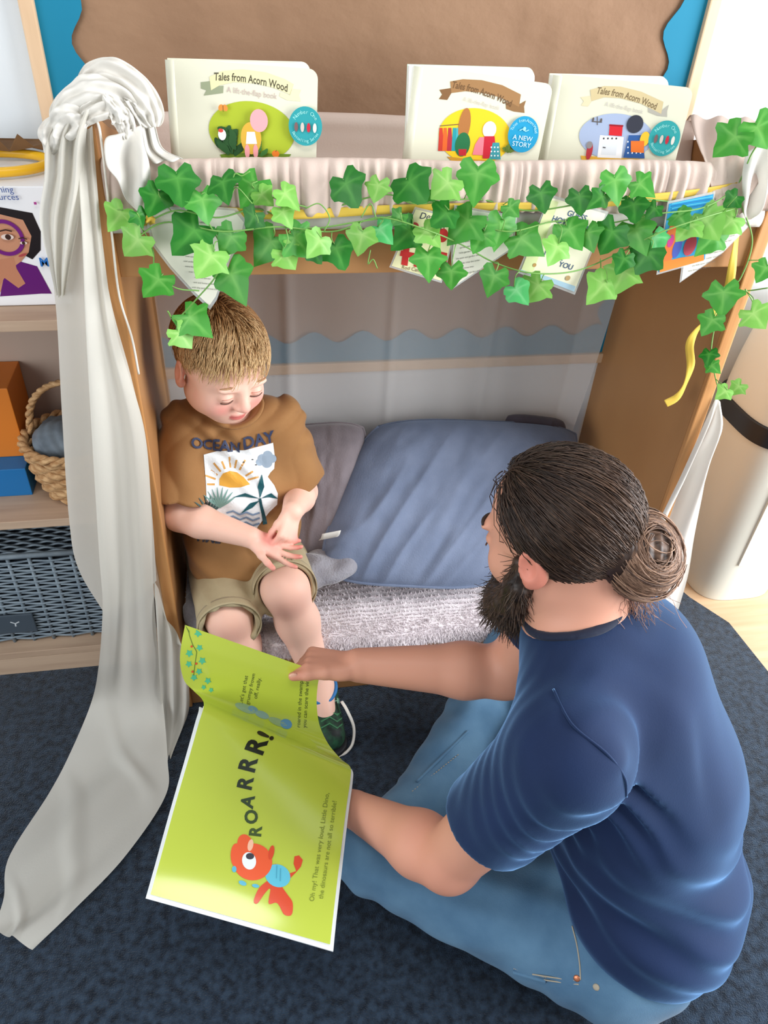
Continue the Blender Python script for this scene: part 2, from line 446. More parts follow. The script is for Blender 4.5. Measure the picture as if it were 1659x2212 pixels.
def wavy(name, p0, p1, inward, length, ph):
    n = 90; t = np.linspace(0, 1, n); p0 = np.array(p0, float); p1 = np.array(p1, float); iw = np.array(inward, float)
    w = .058 + .013 * np.sin(2 * math.pi * t * length / .112 + ph)
    a = p0 + t[:, None] * (p1 - p0); b = a + w[:, None] * iw
    v = np.vstack([a, b]); v2 = v + np.array([0, -.0015, 0])
    f = []
    for i in range(n - 1):
        f += [[i, i + 1, n + i + 1, n + i], [2 * n + i, 3 * n + i, 3 * n + i + 1, 2 * n + i + 1], [n + i, n + i + 1, 3 * n + i + 1, 3 * n + i]]
    mesh_obj(name, np.vstack([v, v2]), f, M['teal'], brd)
yb = .4065
wavy('border_strip', (BX0 + FW, yb, BZ0 + FW), (BX0 + FW, yb, BZ1 - FW), (1, 0, 0), BZ1 - BZ0, 1.35)
wavy('border_strip', (BX1 - FW, yb, BZ0 + FW), (BX1 - FW, yb, BZ1 - FW), (-1, 0, 0), BZ1 - BZ0, 1.9)
wavy('border_strip', (BX0 + FW, yb - .0005, BZ0 + FW), (BX1 - FW, yb - .0005, BZ0 + FW), (0, 0, 1), BX1 - BX0, 1.2)

# ------------------------------------------------------------------ wooden reading nook
NX0, NX1 = -.194, .837; T = .021; ZB = .20; YB = .405
nook = thing('reading_nook', 'wooden reading nook with tall side panels and a low bench seat', 'play furniture', (.32, .18, 0))
def side_panel(x0, x1, strip):
    pr = [(0, 0), (YB, 0), (YB, 1.05), (.30, 1.10), (.12, 1.15), (.04, 1.178), (0, 1.172)]
    bm = bmesh.new(); vs_ = [bm.verts.new((x0, y + .006, z)) for y, z in pr]; f = bm.faces.new(vs_)
    r = bmesh.ops.extrude_face_region(bm, geom=[f])
    for v in r['geom']:
        if isinstance(v, bmesh.types.BMVert): v.co.x = x1
    bmesh.ops.recalc_face_normals(bm, faces=bm.faces[:])
    p = MB().bm(bm).build('side_panel', M['mdf'], nook)
    MB().box((x0 - .001, -.006, 0), (x1 + .001, .0055, 1.18), bev=.0025).build('edge_strip', M['pine'], p)
side_panel(NX0, NX0 + T, 1); side_panel(NX1 - T, NX1, 1)
IX0, IX1 = NX0 + T, NX1 - T
MB().box((IX0, .004, .978), (IX1, .022, 1.045), bev=.002).build('front_rail', M['mdf'], nook)
MB().box((IX0, .004, 0), (IX1, .022, ZB - .012), bev=.002).build('bench_front', M['mdf'], nook)
MB().box((IX0, .0225, ZB - .03), (IX1, YB, ZB - .012), bev=.002).build('bench_seat', M['mdf'], nook)
MB().box((IX0, .27, .99), (IX1, .288, 1.125), bev=.002).build('back_rail', M['mdf'], nook)

# ------------------------------------------------------------------ shelf unit at the left
SX0, SX1, SY0, SY1 = -1.25, -.218, .14, .392
shf = thing('shelf_unit', 'pale oak open shelf unit beside the reading nook', 'shelf', (-.77, .27, 0))
for z0, z1 in ((0.0, .069), (.42, .439), (.835, .854)):
    MB().box((SX0, SY0, z0 if z0 else .05), (SX1 - .018, SY1 - .008, z1), bev=.0015).build('shelf_board', M['shelf'], shf)
MB().box((SX0, SY0 + .0, 0), (SX1 - .018, SY0 + .018, .0495), bev=.001).build('plinth', M['shelf'], shf)
MB().box((SX1 - .018, SY0, 0), (SX1, SY1, .854), bev=.0015).build('side_panel', M['shelf'], shf)
MB().box((SX0 - .018, SY0, 0), (SX0, SY1, .854), bev=.0015).build('side_panel', M['shelf'], shf)
MB().box((SX0, SY1 - .008, .05), (SX1 - .018, SY1, .854)).build('back_panel', mat('shelf_back', (182, 162, 148), .6, (164, 142, 128), (4, 4, 1.2), 4), shf)

# boxed toy with printed girl
M['box_card'] = mat('box_card', (236, 238, 242), .35)
bx0, bx1, bz0, bz1, by = -.56, -.288, .855, 1.048, .20
tb = thing('toy_box', 'white toy box printed with a girl looking through a purple magnifying glass', 'box', (-.42, .26, .855))
MB().box((bx0, by, bz0), (bx1, .38, bz1), bev=.0015).build('carton', M['box_card'], tb)
P = Print(); W_ = bx1 - bx0
def px_on_box(px, py): q = at(px, py, Y=by); return q[0] - bx0, q[2] - bz0
def pp(pts): return [px_on_box(*p) for p in pts]
def clampb(pts): return [(min(max(x, .002), W_ - .002), min(max(y, .002), bz1 - bz0 - .002)) for x, y in pts]
P.poly(clampb(pp([(-80, 420), (-40, 440), (70, 460), (88, 500), (88, 540), (70, 560), (-10, 520), (-60, 560), (-120, 520), (-110, 450)])), (28, 20, 22))
P.poly(clampb(pp([(-70, 630), (-90, 560), (-60, 480), (-10, 460), (50, 475), (68, 510), (62, 545), (48, 562), (20, 600), (0, 632)])), (196, 140, 110))
P.poly(clampb(pp([(0, 640), (10, 590), (45, 565), (80, 575), (112, 634), (90, 634)])), (96, 24, 110))
P.poly(clampb(pp([(-110, 640), (-60, 590), (0, 560), (30, 555), (36, 580), (55, 612), (40, 622), (10, 600), (-10, 632)])), (188, 128, 98))
c0 = px_on_box(12, 513)
for k in range(40):
    a0, a1 = 2 * math.pi * k / 40, 2 * math.pi * (k + 1) / 40
    P.poly([(c0[0] + r * math.cos(a), c0[1] + r * 1.02 * math.sin(a)) for a, r in ((a0, .0285), (a1, .0285), (a1, .0225), (a0, .0225))], (112, 30, 120), L=20)
P.ell(c0[0] + .004, c0[1] + .002, .0095, .0046, (226, 208, 200)); P.ell(c0[0] + .005, c0[1] + .002, .0044, .0044, (60, 34, 26)); P.line([(c0[0] - .007, c0[1] + .011), (c0[0] + .004, c0[1] + .0135), (c0[0] + .013, c0[1] + .011)], .0022, (60, 36, 28))
q = px_on_box(52, 523); P.ell(q[0], q[1], .0055, .0024, (228, 210, 202)); P.ell(q[0], q[1], .0026, .0026, (60, 34, 26)); P.line([(q[0] - .006, q[1] + .007), (q[0], q[1] + .0085), (q[0] + .007, q[1] + .006)], .0018, (60, 36, 28))
q = px_on_box(50, 549); P.ell(q[0], q[1], .007, .002, (168, 70, 70), rot=.3)
q = px_on_box(30, 408); P.text('Learning', q[0] + .0, q[1], .0135, (50, 80, 150), align='RIGHT'); q = px_on_box(42, 424); P.text('Resources', q[0], q[1], .0135, (50, 80, 150), align='RIGHT')
q = px_on_box(97, 565); P.text('M', q[0], q[1], .02, (40, 110, 190), bold=.0006)
q = px_on_box(75, 440); P.rect(q[0], q[1], q[0] + .004, q[1] + .004, (170, 60, 140))
P.build('printed_front', plane_map((bx0, by, bz0), (1, 0, 0), (0, 0, 1), (0, -1, 0)), tb, .0004, .00008, gloss=True)

# yellow hoop and torn brown card lying on the box
a = np.linspace(.0, 2 * math.pi, 60)
hc = np.array([-.385, .292, 1.055])
hp = np.stack([hc[0] + .085 * np.cos(a), hc[1] + .06 * np.sin(a), hc[2] + 0 * a + .0045], 1)
o = MB().tube(np.vstack([hp, hp[1:3]]), .0075, 10, cap=False).build('plastic_hoop', mat('yellow_plastic', (240, 186, 40), .35), None, True)
tag(o, 'yellow plastic hoop lying on top of the toy box', 'hoop')
bp = [(-.5, .335), (-.44, .33), (-.385, .325), (-.365, .33), (-.345, .322), (-.325, .326), (-.3, .33), (-.295, .375), (-.4, .378), (-.5, .378)]
v = []; 
for zz in (0, .002):
    for i, (x, y) in enumerate(bp): v.append((x, y, 1.0665 + zz + (.02 if i in (2, 4) else 0) + .01 * math.sin(i * 2.1) ** 2))
nb = len(bp); f = [list(range(nb))[::-1], list(range(nb, 2 * nb))] + [[i, (i + 1) % nb, nb + (i + 1) % nb, nb + i] for i in range(nb)]
M['brown_card'] = mat('brown_card', (120, 86, 50), .8, (92, 62, 34), (20, 20, 20), 4)
o = mesh_obj('torn_card', v, f, M['brown_card']); tag(o, 'torn brown paper scrap behind the yellow hoop on the toy box', 'paper')

# orange and blue box on the middle shelf
ob = thing('activity_box', 'orange and blue carton at the end of the middle shelf', 'box', (-.62, .3, .44))
MB().box((-.72, .27, .505), (-.455, .382, .66), bev=.0015).build('upper_carton', mat('orange_card', (214, 122, 36), .5), ob)
MB().box((-.72, .225, .439), (-.45, .382, .5045), bev=.0015).build('lower_carton', mat('blue_card', (24, 108, 170), .45), ob)

# natural woven basket with handle
M['seagrass'] = mat('seagrass', (206, 168, 122), .8, (160, 116, 72), (60, 60, 160), 5, 1.4, bump=.8, bscale=(120, 120, 240), bdist=.003)
bc = np.array([-.345, .25, .4395])
wb = thing('wicker_basket', 'round natural woven basket with a hooped handle on the middle shelf', 'basket', tuple(bc))
rows = 9
for k in range(rows):
    z = .008 + k * .0125; R_ = .07 + .024 * math.sin(min(1, (k + .5) / 7) * 1.4)
    t = np.linspace(0, 2 * math.pi, 80, endpoint=False); w = .0035 * np.sin(t * 12 + (k % 2) * math.pi)
    pts = np.stack([bc[0] + (R_ + w) * np.cos(t), bc[1] + (R_ + w) * .95 * np.sin(t), bc[2] + z + .0012 * np.sin(t * 24 + k)], 1)
    MB().tube(np.vstack([pts, pts[:2]]), .0078, 6, cap=False).build('woven_row', M['seagrass'], wb, True)
for k in range(2):
    t = np.linspace(0, 2 * math.pi, 120, endpoint=False)
    pts = np.stack([bc[0] + (.1 + .005 * np.cos(t * 14 + k * math.pi)) * np.cos(t), bc[1] + (.095 + .005 * np.cos(t * 14 + k * math.pi)) * np.sin(t), bc[2] + .121 + .005 * np.sin(t * 14 + k * math.pi)], 1)
    MB().tube(np.vstack([pts, pts[:2]]), .0062, 6, cap=False).build('braided_rim', M['seagrass'], wb, True)
for k in range(2):
    t = np.linspace(0, 1, 60); a = math.pi * t
    pts = np.stack([bc[0] - .085 * np.cos(a) + .0035 * np.cos(t * 60 + k * math.pi), bc[1] + .01 + 0 * t + .0035 * np.sin(t * 60 + k * math.pi), bc[2] + .12 + .115 * np.sin(a) ** .8], 1)
    MB().tube(pts, .005, 6).build('handle_strand', M['seagrass'], wb, True)
MB().surf(lambda u, v: np.stack([bc[0] + .07 * v * np.cos(u * 2 * math.pi), bc[1] + .066 * v * np.sin(u * 2 * math.pi), 0 * u + bc[2] + .004], 0), 30, 4).build('base', M['seagrass'], wb)
# grey soft toy bundle lying in the basket
tg = thing('grey_pouch', 'grey patterned pouch with dark stripes lying in the wicker basket', 'pouch', (bc[0], bc[1], bc[2] + .1))
s = Sdf().u(rbox(bc + (0.0, 0, .108), (.072, .06, .035), .025)).u(el(bc + (-.03, -.02, .13), (.045, .04, .03)), .02).d(lambda p: .0015 * np.sin(p[:, 0] * 300 + p[:, 2] * 160))
sdf_obj('pouch_body', s, .004, mat('grey_pouch', (120, 132, 142), .7, (84, 94, 104), (30, 30, 30)), tg)
for k in range(6):
    x = bc[0] - .045 + k * .016
    MB().tube(spline([(x, bc[1] - .058, bc[2] + .112), (x + .002, bc[1] - .056, bc[2] + .132), (x + .004, bc[1] - .042, bc[2] + .146)], 8), .0035, 6).build('dark_stripe', mat('dark_stripe', (46, 44, 50), .7) if k == 0 else bpy.data.materials['dark_stripe'], tg, True)

# grey resin-woven crate on the bottom shelf
M['resin'] = mat('grey_resin', (136, 150, 160), .5, (104, 118, 130), (30, 30, 30))
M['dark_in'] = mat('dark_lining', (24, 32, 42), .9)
gc = thing('woven_crate', 'dark grey resin-woven crate with a rounded name plate on the bottom shelf', 'crate', (-.62, .28, .07))
gx0, gx1, gy0, gy1, gz0, gz1 = -.96, -.25, .17, .375, .0695, .325
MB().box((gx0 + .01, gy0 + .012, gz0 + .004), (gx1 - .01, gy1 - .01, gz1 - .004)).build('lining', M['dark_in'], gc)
wv = MB(); nrow = 30
for k in range(nrow):
    z = gz0 + .008 + k * (gz1 - gz0 - .012) / nrow
    if k > 28: continue
    xs = np.linspace(gx0, gx1, 130); ph = (k % 2) * math.pi
    wv.tube(np.stack([xs, gy0 + .005 - .0022 * np.sin((xs - gx0) / .042 * math.pi + ph), z + 0 * xs], 1), .0031, 5, flat=.9)
tag(wv.build('front_weave', M['resin'], gc, True), kind='stuff')
for k in range(17):
    x = gx0 + .021 + k * .042
    MB().tube([(x, gy0 + .005, gz0), (x, gy0 + .005, gz1 - .01)], .0042, 6).build('stake', M['resin'], gc, True)
wv = MB()
for k in range(22):
    y = gy0 + .01 + k * .0098
    xs = np.linspace(gx0, gx1, 110); wv.tube(np.stack([xs, y + 0 * xs, gz1 + .003 * np.sin((xs - gx0) / .024 * math.pi + (k % 2) * math.pi)], 1), .003, 5)
tag(wv.build('lid_weave', M['resin'], gc, True), kind='stuff')
MB().tube([(gx0, gy0, gz1), (gx1, gy0, gz1)], .006, 8).build('rim', M['resin'], gc, True)
npz = at(30, 1345, Y=gy0)
pl = MB().box((npz[0] - .05, gy0 - .006, npz[2] - .028), (npz[0] + .045, gy0 - .001, npz[2] + .028), bev=.0024).build('name_plate', mat('dark_plate', (70, 80, 90), .35), gc)
PQ = Print(); PQ.line([(-.009, .007), (0, .001), (.009, .006)], .003, (200, 206, 210)).line([(0, .001), (-.001, -.008)], .003, (200, 206, 210))
PQ.build('plate_emblem', plane_map((npz[0] + .005, gy0 - .0063, npz[2] + .002), (1, 0, 0), (0, 0, 1), (0, -1, 0)), pl)

# ------------------------------------------------------------------ bin at the right
M['bin'] = mat('bin_plastic', (222, 224, 214), .42, spec=.45)
M['black_plastic'] = mat('black_plastic', (30, 32, 38), .4)
bn = thing('swing_bin', 'tall white swing-top bin with a black collar beside the nook', 'bin', (1.265, .262, 0))
bcx, bcy = 1.265, .262
def rrect(u, hx, hy, r=.55):
    t = u * 2 * math.pi; c, s = np.cos(t), np.sin(t); e = r
    return hx * np.sign(c) * np.abs(c) ** e, hy * np.sign(s) * np.abs(s) ** e
def binwall(z0, z1, a0, b0, a1, b1, name, m, cap=0, sh=None):
    def fn(u, v):
        z = z0 + (z1 - z0) * v; k = v if sh is None else sh(v)
        hx = a0 + (a1 - a0) * k; hy = b0 + (b1 - b0) * k; x, y = rrect(u, hx, hy, .62); return np.stack([bcx + x, bcy + y, z])
    mb = MB().surf(fn, 65, 14)
    n = 65
    if cap: 
        top = mb.v[0].reshape(65, 14, 3)[:, -1]; mb.add(top[:-1], [list(range(64))])
    return mb.build(name, m, bn, True)
body = binwall(-.007, .50, .112, .095, .150, .134, 'bin_body', M['bin'])
binwall(.4985, .545, .156, .140, .158, .142, 'collar', M['black_plastic'], 1)
lid = binwall(.5455, .80, .150, .134, .128, .10, 'bin_lid', M['bin'], 1, lambda v: v ** 1.6)
MB().box((bcx - .085, bcy - .118, .60), (bcx + .085, bcy - .10, .72), bev=.006, M=None).build('swing_flap', M['bin'], bn)
for zz, w0 in ((.0, 0),):
    y0 = lambda z: bcy - (.095 + (z / .5) * .039) - .0015
    pn = MB()
    v = [(bcx - .06, y0(.13), .13), (bcx + .06, y0(.13), .13), (bcx + .075, y0(.4), .4), (bcx - .075, y0(.4), .4)]
    v2 = [(x, y + .02, z) for x, y, z in v]
    pn.add(v + v2, [[0, 1, 2, 3], [7, 6, 5, 4], [0, 4, 5, 1], [1, 5, 6, 2], [2, 6, 7, 3], [3, 7, 4, 0]]).build('front_panel', M['bin'], bn)
# ------------------------------------------------------------------ cloth on the nook
def gather(x, k=1.):
    return k * (.0035 * np.sin(x * 150 + 2 * np.sin(x * 23)) * (.5 + .5 * np.sin(x * 9 + 1)) + .002 * np.sin(x * 310 + 3 * np.sin(x * 31)) + .003 * np.sin(x * 47))
def _tray(u, v):
    prof = spline([(-.010, 1.072), (-.013, 1.10), (-.011, 1.130), (.001, 1.141), (.013, 1.130), (.022, 1.09), (.06, 1.068), (.15, 1.055), (.235, 1.07), (.258, 1.11), (.264, 1.132), (.279, 1.142), (.294, 1.132), (.297, 1.09), (.298, 1.0)], 70)
    i = v * 69; i0 = np.minimum(i.astype(int), 68); f = (i - i0)[..., None]; p = prof[i0] * (1 - f) + prof[i0 + 1] * f
    x = IX0 + .002 + u * (IX1 - IX0 - .004)
    front = np.clip(1 - v * 3.6, 0, 1); y = p[..., 0] - np.abs(gather(x, 1.4)) * np.minimum(front * 2, 1) - .004 * front * np.sin(x * 11) ** 2
    back = np.clip((v - .62) * 6, 0, 1); y = y - back * np.clip(1 - (v - .85) * 9, 0, 1) * .004 * np.abs(np.sin(x * 24 + np.sin(x * 9)))
    z = p[..., 1] + .0022 * np.sin(x * 31 + 1) * front + .002 * np.sin(x * 14) * (1 - front)
    return np.stack([x, y, z])
o = MB().surf(_tray, 420, 70, .0012).build('book_sling', M['pink_cloth'], None, True)
tag(o, 'gathered pinkish calico sling holding the three board books', 'fabric')
def _band(u, v):
    x = IX0 + .002 + u * (IX1 - IX0 - .004); z = 1.046 + v * .026 + .002 * np.sin(x * 12)
    return np.stack([x, -.004 - .003 * np.sin(v * math.pi) - .001 * np.sin(x * 60), z])
o = MB().surf(_band, 120, 6, .001).build('cloth_band', M['white_cloth'], None, True)
tag(o, 'white cotton band along the front rail beneath the gathered cloth', 'fabric')

def _sheer(u, v):      # hangs at the back of the nook; the board shows through
    x = -.168 + u * .938; z = 1.06 - v * .83
    x = np.where(u > .93, x - (u - .93) * .25 * np.clip(v * 2 - .6, 0, 1), x)
    y = .352 + .004 * np.sin(x * 40 + 1.5 * np.sin(x * 13)) * (.4 + v) + .004 * np.sin(x * 15 + v * 2) - .01 * np.clip(v - .75, 0, 1) * np.sin(x * 20) + .03 * (v - .5)
    fold = np.exp(-((x - .085) / .012) ** 2) + np.exp(-((x - .30) / .01) ** 2) + np.exp(-((x - .52) / .012) ** 2)
    y = y - .006 * fold - np.clip(u - .94, 0, 1) * .5 * np.sin(v * 3 + .3)
    return np.stack([x, np.minimum(y, .39), z])
o = MB().surf(_sheer, 220, 60).build('sheer_back_cloth', M['sheer_back'], None, True)
tag(o, 'thin see-through muslin hanging across the back of the nook', 'curtain')

def loft(rows, n_u, n_v, fn=None, thick=0):
    """rows: list of (left point, right point); smooth cloth between them"""
    L = spline([r[0] for r in rows], n_v); R = spline([r[1] for r in rows], n_v)
    def g(u, v):
        i = np.clip((v * (n_v - 1)).round().astype(int), 0, n_v - 1); a = L[i]; b = R[i]
        p = a + (b - a) * u[..., None]
        if fn is not None: p = p + fn(u, v, p)
        return np.moveaxis(p, -1, 0)
    return surf_vf(g, n_u, n_v, thick)
A_ = lambda px, py, **k: at(px, py, **k)
drape = thing('left_drape', 'long white muslin drape knotted over the left panel and trailing on the carpet', 'curtain', (-.25, -.03, 0))
Yh = -.03
rows = [(A_(150, 300, Y=-.02), A_(195, 275, Y=-.012)), (A_(105, 470, Y=Yh), A_(210, 460, Y=-.015)), (A_(122, 700, Y=Yh), A_(240, 650, Y=-.018)), (A_(133, 900, Y=Yh), A_(285, 820, Y=-.02)),
        (A_(148, 1120, Y=Yh), A_(315, 960, Y=-.02)), (A_(168, 1230, Y=Yh), A_(330, 1130, Y=-.02)), (A_(226, 1330, Y=Yh), A_(338, 1255, Y=-.02))]
def fr(u, v, p):
    d = np.zeros(p.shape); d[..., 1] = -.005 * np.sin(u * 9 + 1.5 * v) * (1 - .3 * v) + .008 * np.sin(u * 4 + 2) ; return d
v, f = loft(rows, 40, 80, fr); mesh_obj('rear_fold', v, f, M['sheer'], drape, True)
rows = [(A_(165, 300, Y=-.03), A_(200, 270, Y=-.022)), (A_(178, 500, Y=-.05), A_(222, 520, Y=-.03)), (A_(186, 700, Y=-.055), A_(252, 720, Y=-.03)), (A_(200, 950, Y=-.055), A_(312, 930, Y=-.03)),
        (A_(215, 1200, Y=-.055), A_(327, 1120, Y=-.03)), (A_(222, 1310, Y=-.055), A_(330, 1250, Y=-.03)), (A_(213, 1440, Y=-.05), A_(340, 1400, Y=-.04)), (A_(196, 1520, Z=.09), A_(352, 1520, Z=.08)),
        (A_(150, 1630, Z=.05), A_(362, 1640, Z=.035)), (A_(105, 1715, Z=.03), A_(357, 1720, Z=.025)), (A_(20, 1850, Z=.02), A_(270, 1850, Z=.02)), (A_(8, 1940, Z=.015), A_(160, 1965, Z=.012)), (A_(-14, 2005, Z=.012), A_(70, 2052, Z=.01))]
def ff(u, v, p):
    d = np.zeros(p.shape); hang = np.clip(1 - (v - .5) * 6, 0, 1)
    w = .006 * np.sin(u * 8 + 2.2 * v + .8) + .003 * np.sin(u * 19 - 4 * v) * np.clip(v * 2, 0, 1)
    d[..., 1] = -w * hang
    lay = 1 - hang
    d[..., 2] = lay * (.011 * np.sin(u * 7.5 + v * 22) * np.sin(u * math.pi) + .008 * np.maximum(0, np.sin(v * 38 - u * 9)) ** 3 * np.sin(u * math.pi))
    return d
v, f = loft(rows, 60, 160, ff); v[:, 2] = np.maximum(v[:, 2], .004); mesh_obj('front_fold', v, f, M['sheer'], drape, True)
# shaded bunch of the same cloth by the panel foot
rows = [(A_(330, 1230, Y=-.012), A_(368, 1380, Y=-.012)), (A_(338, 1330, Y=-.03), A_(400, 1400, Y=-.03)), (A_(345, 1450, Y=-.035), A_(408, 1480, Y=-.04)), (A_(352, 1560, Z=.03), A_(406, 1545, Z=.03)), (A_(355, 1650, Z=.008), A_(372, 1628, Z=.008))]
def fb(u, v, p):
    d = np.zeros(p.shape); d[..., 1] = -.008 * np.sin(u * 14 + v * 3) ; return d
v, f = loft(rows, 30, 50, fb); mesh_obj('inner_fold', v, f, M['sheer'], drape, True)
# knot bunched over the panel top
kc = np.array([-.155, -.0, 1.195])
def K(px, py, Y=-.02): return at(px, py, Y=Y)
s = Sdf()
for pts, r in (([(150, 240), (200, 212), (245, 205), (290, 232)], .013), ([(190, 215), (235, 215), (262, 250)], .012)):
    q = [K(x, y, .0) for x, y in pts]
    for a, b in zip(q[:-1], q[1:]): s.u(rc(a, b, r), .012)
s.d(lambda p: .0016 * vnoise(p * 130))
sdf_obj('knot_core', s, .003, M['white_cloth'], drape)
def pleat(pts, W, A, k, name, m, seed=0, taper=.35):
    """soft gathered strip of cloth along a path of (px, py, Y)"""
    p = spline([at(x, y, Y=Y) for x, y, Y in pts], 60); T = np.gradient(p, axis=0); T /= np.linalg.norm(T, axis=1)[:, None]
    vw = nrm(np.array([.1, -.85, .5])); Wd = np.cross(T, vw); Wd /= np.linalg.norm(Wd, axis=1)[:, None]; Nn = np.cross(Wd, T)
    def fn(u, v):
        i = (u * 59).round().astype(int); env = taper + (1 - taper) * np.sin(np.clip(u, 0, 1) * math.pi) ** .7
        b = (v - .5) * 2; nz = vnoise(np.stack([u * 5, v * 3, 0 * u + seed * 3.7], -1))
        q = p[i] + Wd[i] * (b * W / 2 * env * (1 + .18 * nz))[..., None]
        h = A * np.sin(v * k + 2.2 * np.sin(u * 5 + seed) + seed) * env + .014 * W / .05 * (1 - b ** 2) * env + .006 * nz + .003 * vnoise(np.stack([u * 14, v * 9, 0 * u + seed], -1))
        return np.moveaxis(q + Nn[i] * h[..., None], -1, 0)
    return MB().surf(fn, 60, 44).build(name, m, drape, True)
pleat([(120, 268, -.02), (150, 225, -.02), (200, 205, -.015), (255, 205, -.005), (300, 235, 0.), (322, 275, .0)], .048, .0032, 19, 'knot_wrap', M['white_cloth'], 1)
pleat([(175, 235, .01), (205, 180, .01), (240, 168, .005), (290, 195, .0), (322, 240, -.005), (330, 275, -.01)], .052, .0042, 24, 'knot_wrap', M['white_cloth'], 2)
pleat([(165, 275, -.03), (195, 245, -.035), (235, 232, -.03), (268, 250, -.025), (282, 285, -.025)], .026, .0028, 16, 'knot_wrap', M['white_cloth'], 3)
pleat([(105, 330, -.03), (120, 285, -.03), (150, 262, -.035), (188, 255, -.03)], .04, .003, 17, 'knot_wrap', M['white_cloth'], 4)
pleat([(225, 205, -.03), (250, 235, -.035), (262, 262, -.03), (272, 300, -.03)], .024, .0022, 13, 'knot_wrap', M['white_cloth'], 5)
rows = [(K(255, 290, -.035), K(305, 270, -.02)), (K(228, 300, -.045), K(312, 310, -.03)), (K(232, 350, -.045), K(322, 345, -.03)), (K(255, 385, -.04), K(325, 390, -.03)), (K(272, 430, -.035), K(318, 440, -.028)), (K(298, 458, -.03), K(310, 455, -.03))]
v, f = loft(rows, 26, 50, lambda u, v, p: np.stack([0 * u, -.012 * np.sin(u * 7 + v * 4) * np.sin(v * math.pi), 0 * u], -1), .001); mesh_obj('knot_tail', v, f, M['white_cloth'], drape, True)
rows = [(K(118, 255, -.02), K(200, 230, -.035)), (K(100, 300, -.03), K(185, 290, -.04)), (K(98, 380, -.035), K(178, 400, -.045)), (K(88, 470, -.035), K(168, 480, -.045)), (K(105, 560, -.035), K(150, 580, -.045)), (K(122, 640, -.03), K(140, 640, -.04))]
v, f = loft(rows, 40, 50, lambda u, v, p: np.stack([0 * u, -.012 * np.sin(u * 16 + v * 3) * (1 - .5 * v), 0 * u], -1)); mesh_obj('ruffled_edge', v, f, M['sheer'], drape, True)
rows = [(K(268, 215, -.02), K(300, 222, -.01)), (K(300, 270, -.012), K(330, 260, -.0)), (K(312, 325, -.01), K(350, 320, .0)), (K(330, 352, -.02), K(395, 345, -.02))]
v, f = loft(rows, 20, 30, lambda u, v, p: np.stack([0 * u, -.006 * np.sin(u * 12), 0 * u], -1), .001); mesh_obj('cloth_strip', v, f, M['white_cloth'], drape, True)
o = MB().tube(spline([K(195, 258, -.03), K(212, 268, -.035), K(222, 330, -.03), (K(232, 420, -.022)), K(243, 520, -.018), K(258, 640, -.016), K(285, 730, -.014), K(300, 808, -.014)], 60), .0016, 6).build('loose_thread', M['twine'], drape, True)

# right drape
rdr = thing('right_drape', 'white muslin drape hanging down outside the right panel', 'curtain', (.95, .02, 0))
Yr = -.012
rows = [(A_(1547, 858, Y=Yr), A_(1556, 868, Y=Yr)), (A_(1520, 915, Y=Yr), A_(1563, 930, Y=-.03)), (A_(1478, 1000, Y=Yr), A_(1540, 1000, Y=-.03)), (A_(1425, 1105, Y=Yr), A_(1522, 1090, Y=-.01)),
        (A_(1390, 1180, Y=Yr), A_(1506, 1170, Y=.0)), (A_(1345, 1290, Y=Yr), A_(1492, 1250, Y=.02)), (A_(1330, 1370, Y=Yr), A_(1472, 1315, Y=.07)), (A_(1325, 1400, Y=Yr), A_(1462, 1338, Y=.08))]
v, f = loft(rows, 40, 60, lambda u, v, p: np.stack([0 * u, -.014 * np.sin(u * 10 + 2 * v) * np.clip(v * 3, 0, 1), 0 * u], -1)); v[:, 2] = np.maximum(v[:, 2], .005); mesh_obj('hanging_fold', v, f, M['white_cloth'], rdr, True)
rows = [(K(1612, 330, -.02), K(1662, 300, -.02)), (K(1600, 380, -.03), K(1660, 350, -.03)), (K(1598, 430, -.03), K(1652, 400, -.03)), (K(1600, 455, -.025), K(1640, 450, -.025)), (K(1612, 478, -.015), K(1622, 472, -.015))]
v, f = loft(rows, 26, 40, lambda u, v, p: np.stack([0 * u, -.012 * np.sin(u * 6 + v * 2) * np.sin(v * 3), 0 * u], -1), .001); mesh_obj('wrapped_end', v, f, M['white_cloth'], rdr, True)
rows = [(K(1478, 268, .33), K(1690, 285, .36)), (K(1490, 252, .30), K(1700, 262, .30)), (K(1492, 268, .24), K(1705, 268, .2)), (K(1500, 300, .14), K(1700, 290, .1)), (K(1512, 330, .05), K(1690, 320, .03)), (K(1522, 348, .0), K(1672, 345, -.016)), (K(1535, 395, -.018), K(1640, 395, -.024)), (K(1545, 425, -.018), K(1612, 432, -.024))]
v, f = loft(rows, 30, 40, lambda u, v, p: np.stack([0 * u, 0 * u, .004 * np.sin(u * 24 + v * 4)], -1), .001); mesh_obj('corner_wrap', v, f, M['pink_cloth'], rdr, True)

# ------------------------------------------------------------------ bench: fleece cover, cushions
M['fleece'] = mat('fleece', (238, 230, 232), .95, (216, 206, 210), (60, 60, 60), 4, sheen=.4, spec=.1, bump=.6, bscale=(200, 200, 200), bdist=.004)
def _fl(u, v):
    x = IX0 + .004 + u * (IX1 - IX0 - .008)
    pr = spline([(-.016, .150), (-.017, .172), (-.006, .191), (.03, .197), (.12, .198), (.22, .198), (.335, .196)], 40)
    i = np.clip((v * 39).round().astype(int), 0, 39); y = pr[i, 0]; z = pr[i, 1] + .003 * vnoise(np.stack([x * 30, y * 30, 0 * x], -1))
    z = np.where(v < .05, z + .006 * np.sin(x * 40) + .004 * np.sin(x * 93), z)
    return np.stack([x, y - .003 * np.sin(x * 28) * (v < .3), z])
flc = thing('fleece_cover', 'pale mauve fleece throw covering the bench seat', 'throw', (.32, .16, .19))
MB().surf(_fl, 140, 40, .004).build('fleece_base', M['fleece'], flc, True)
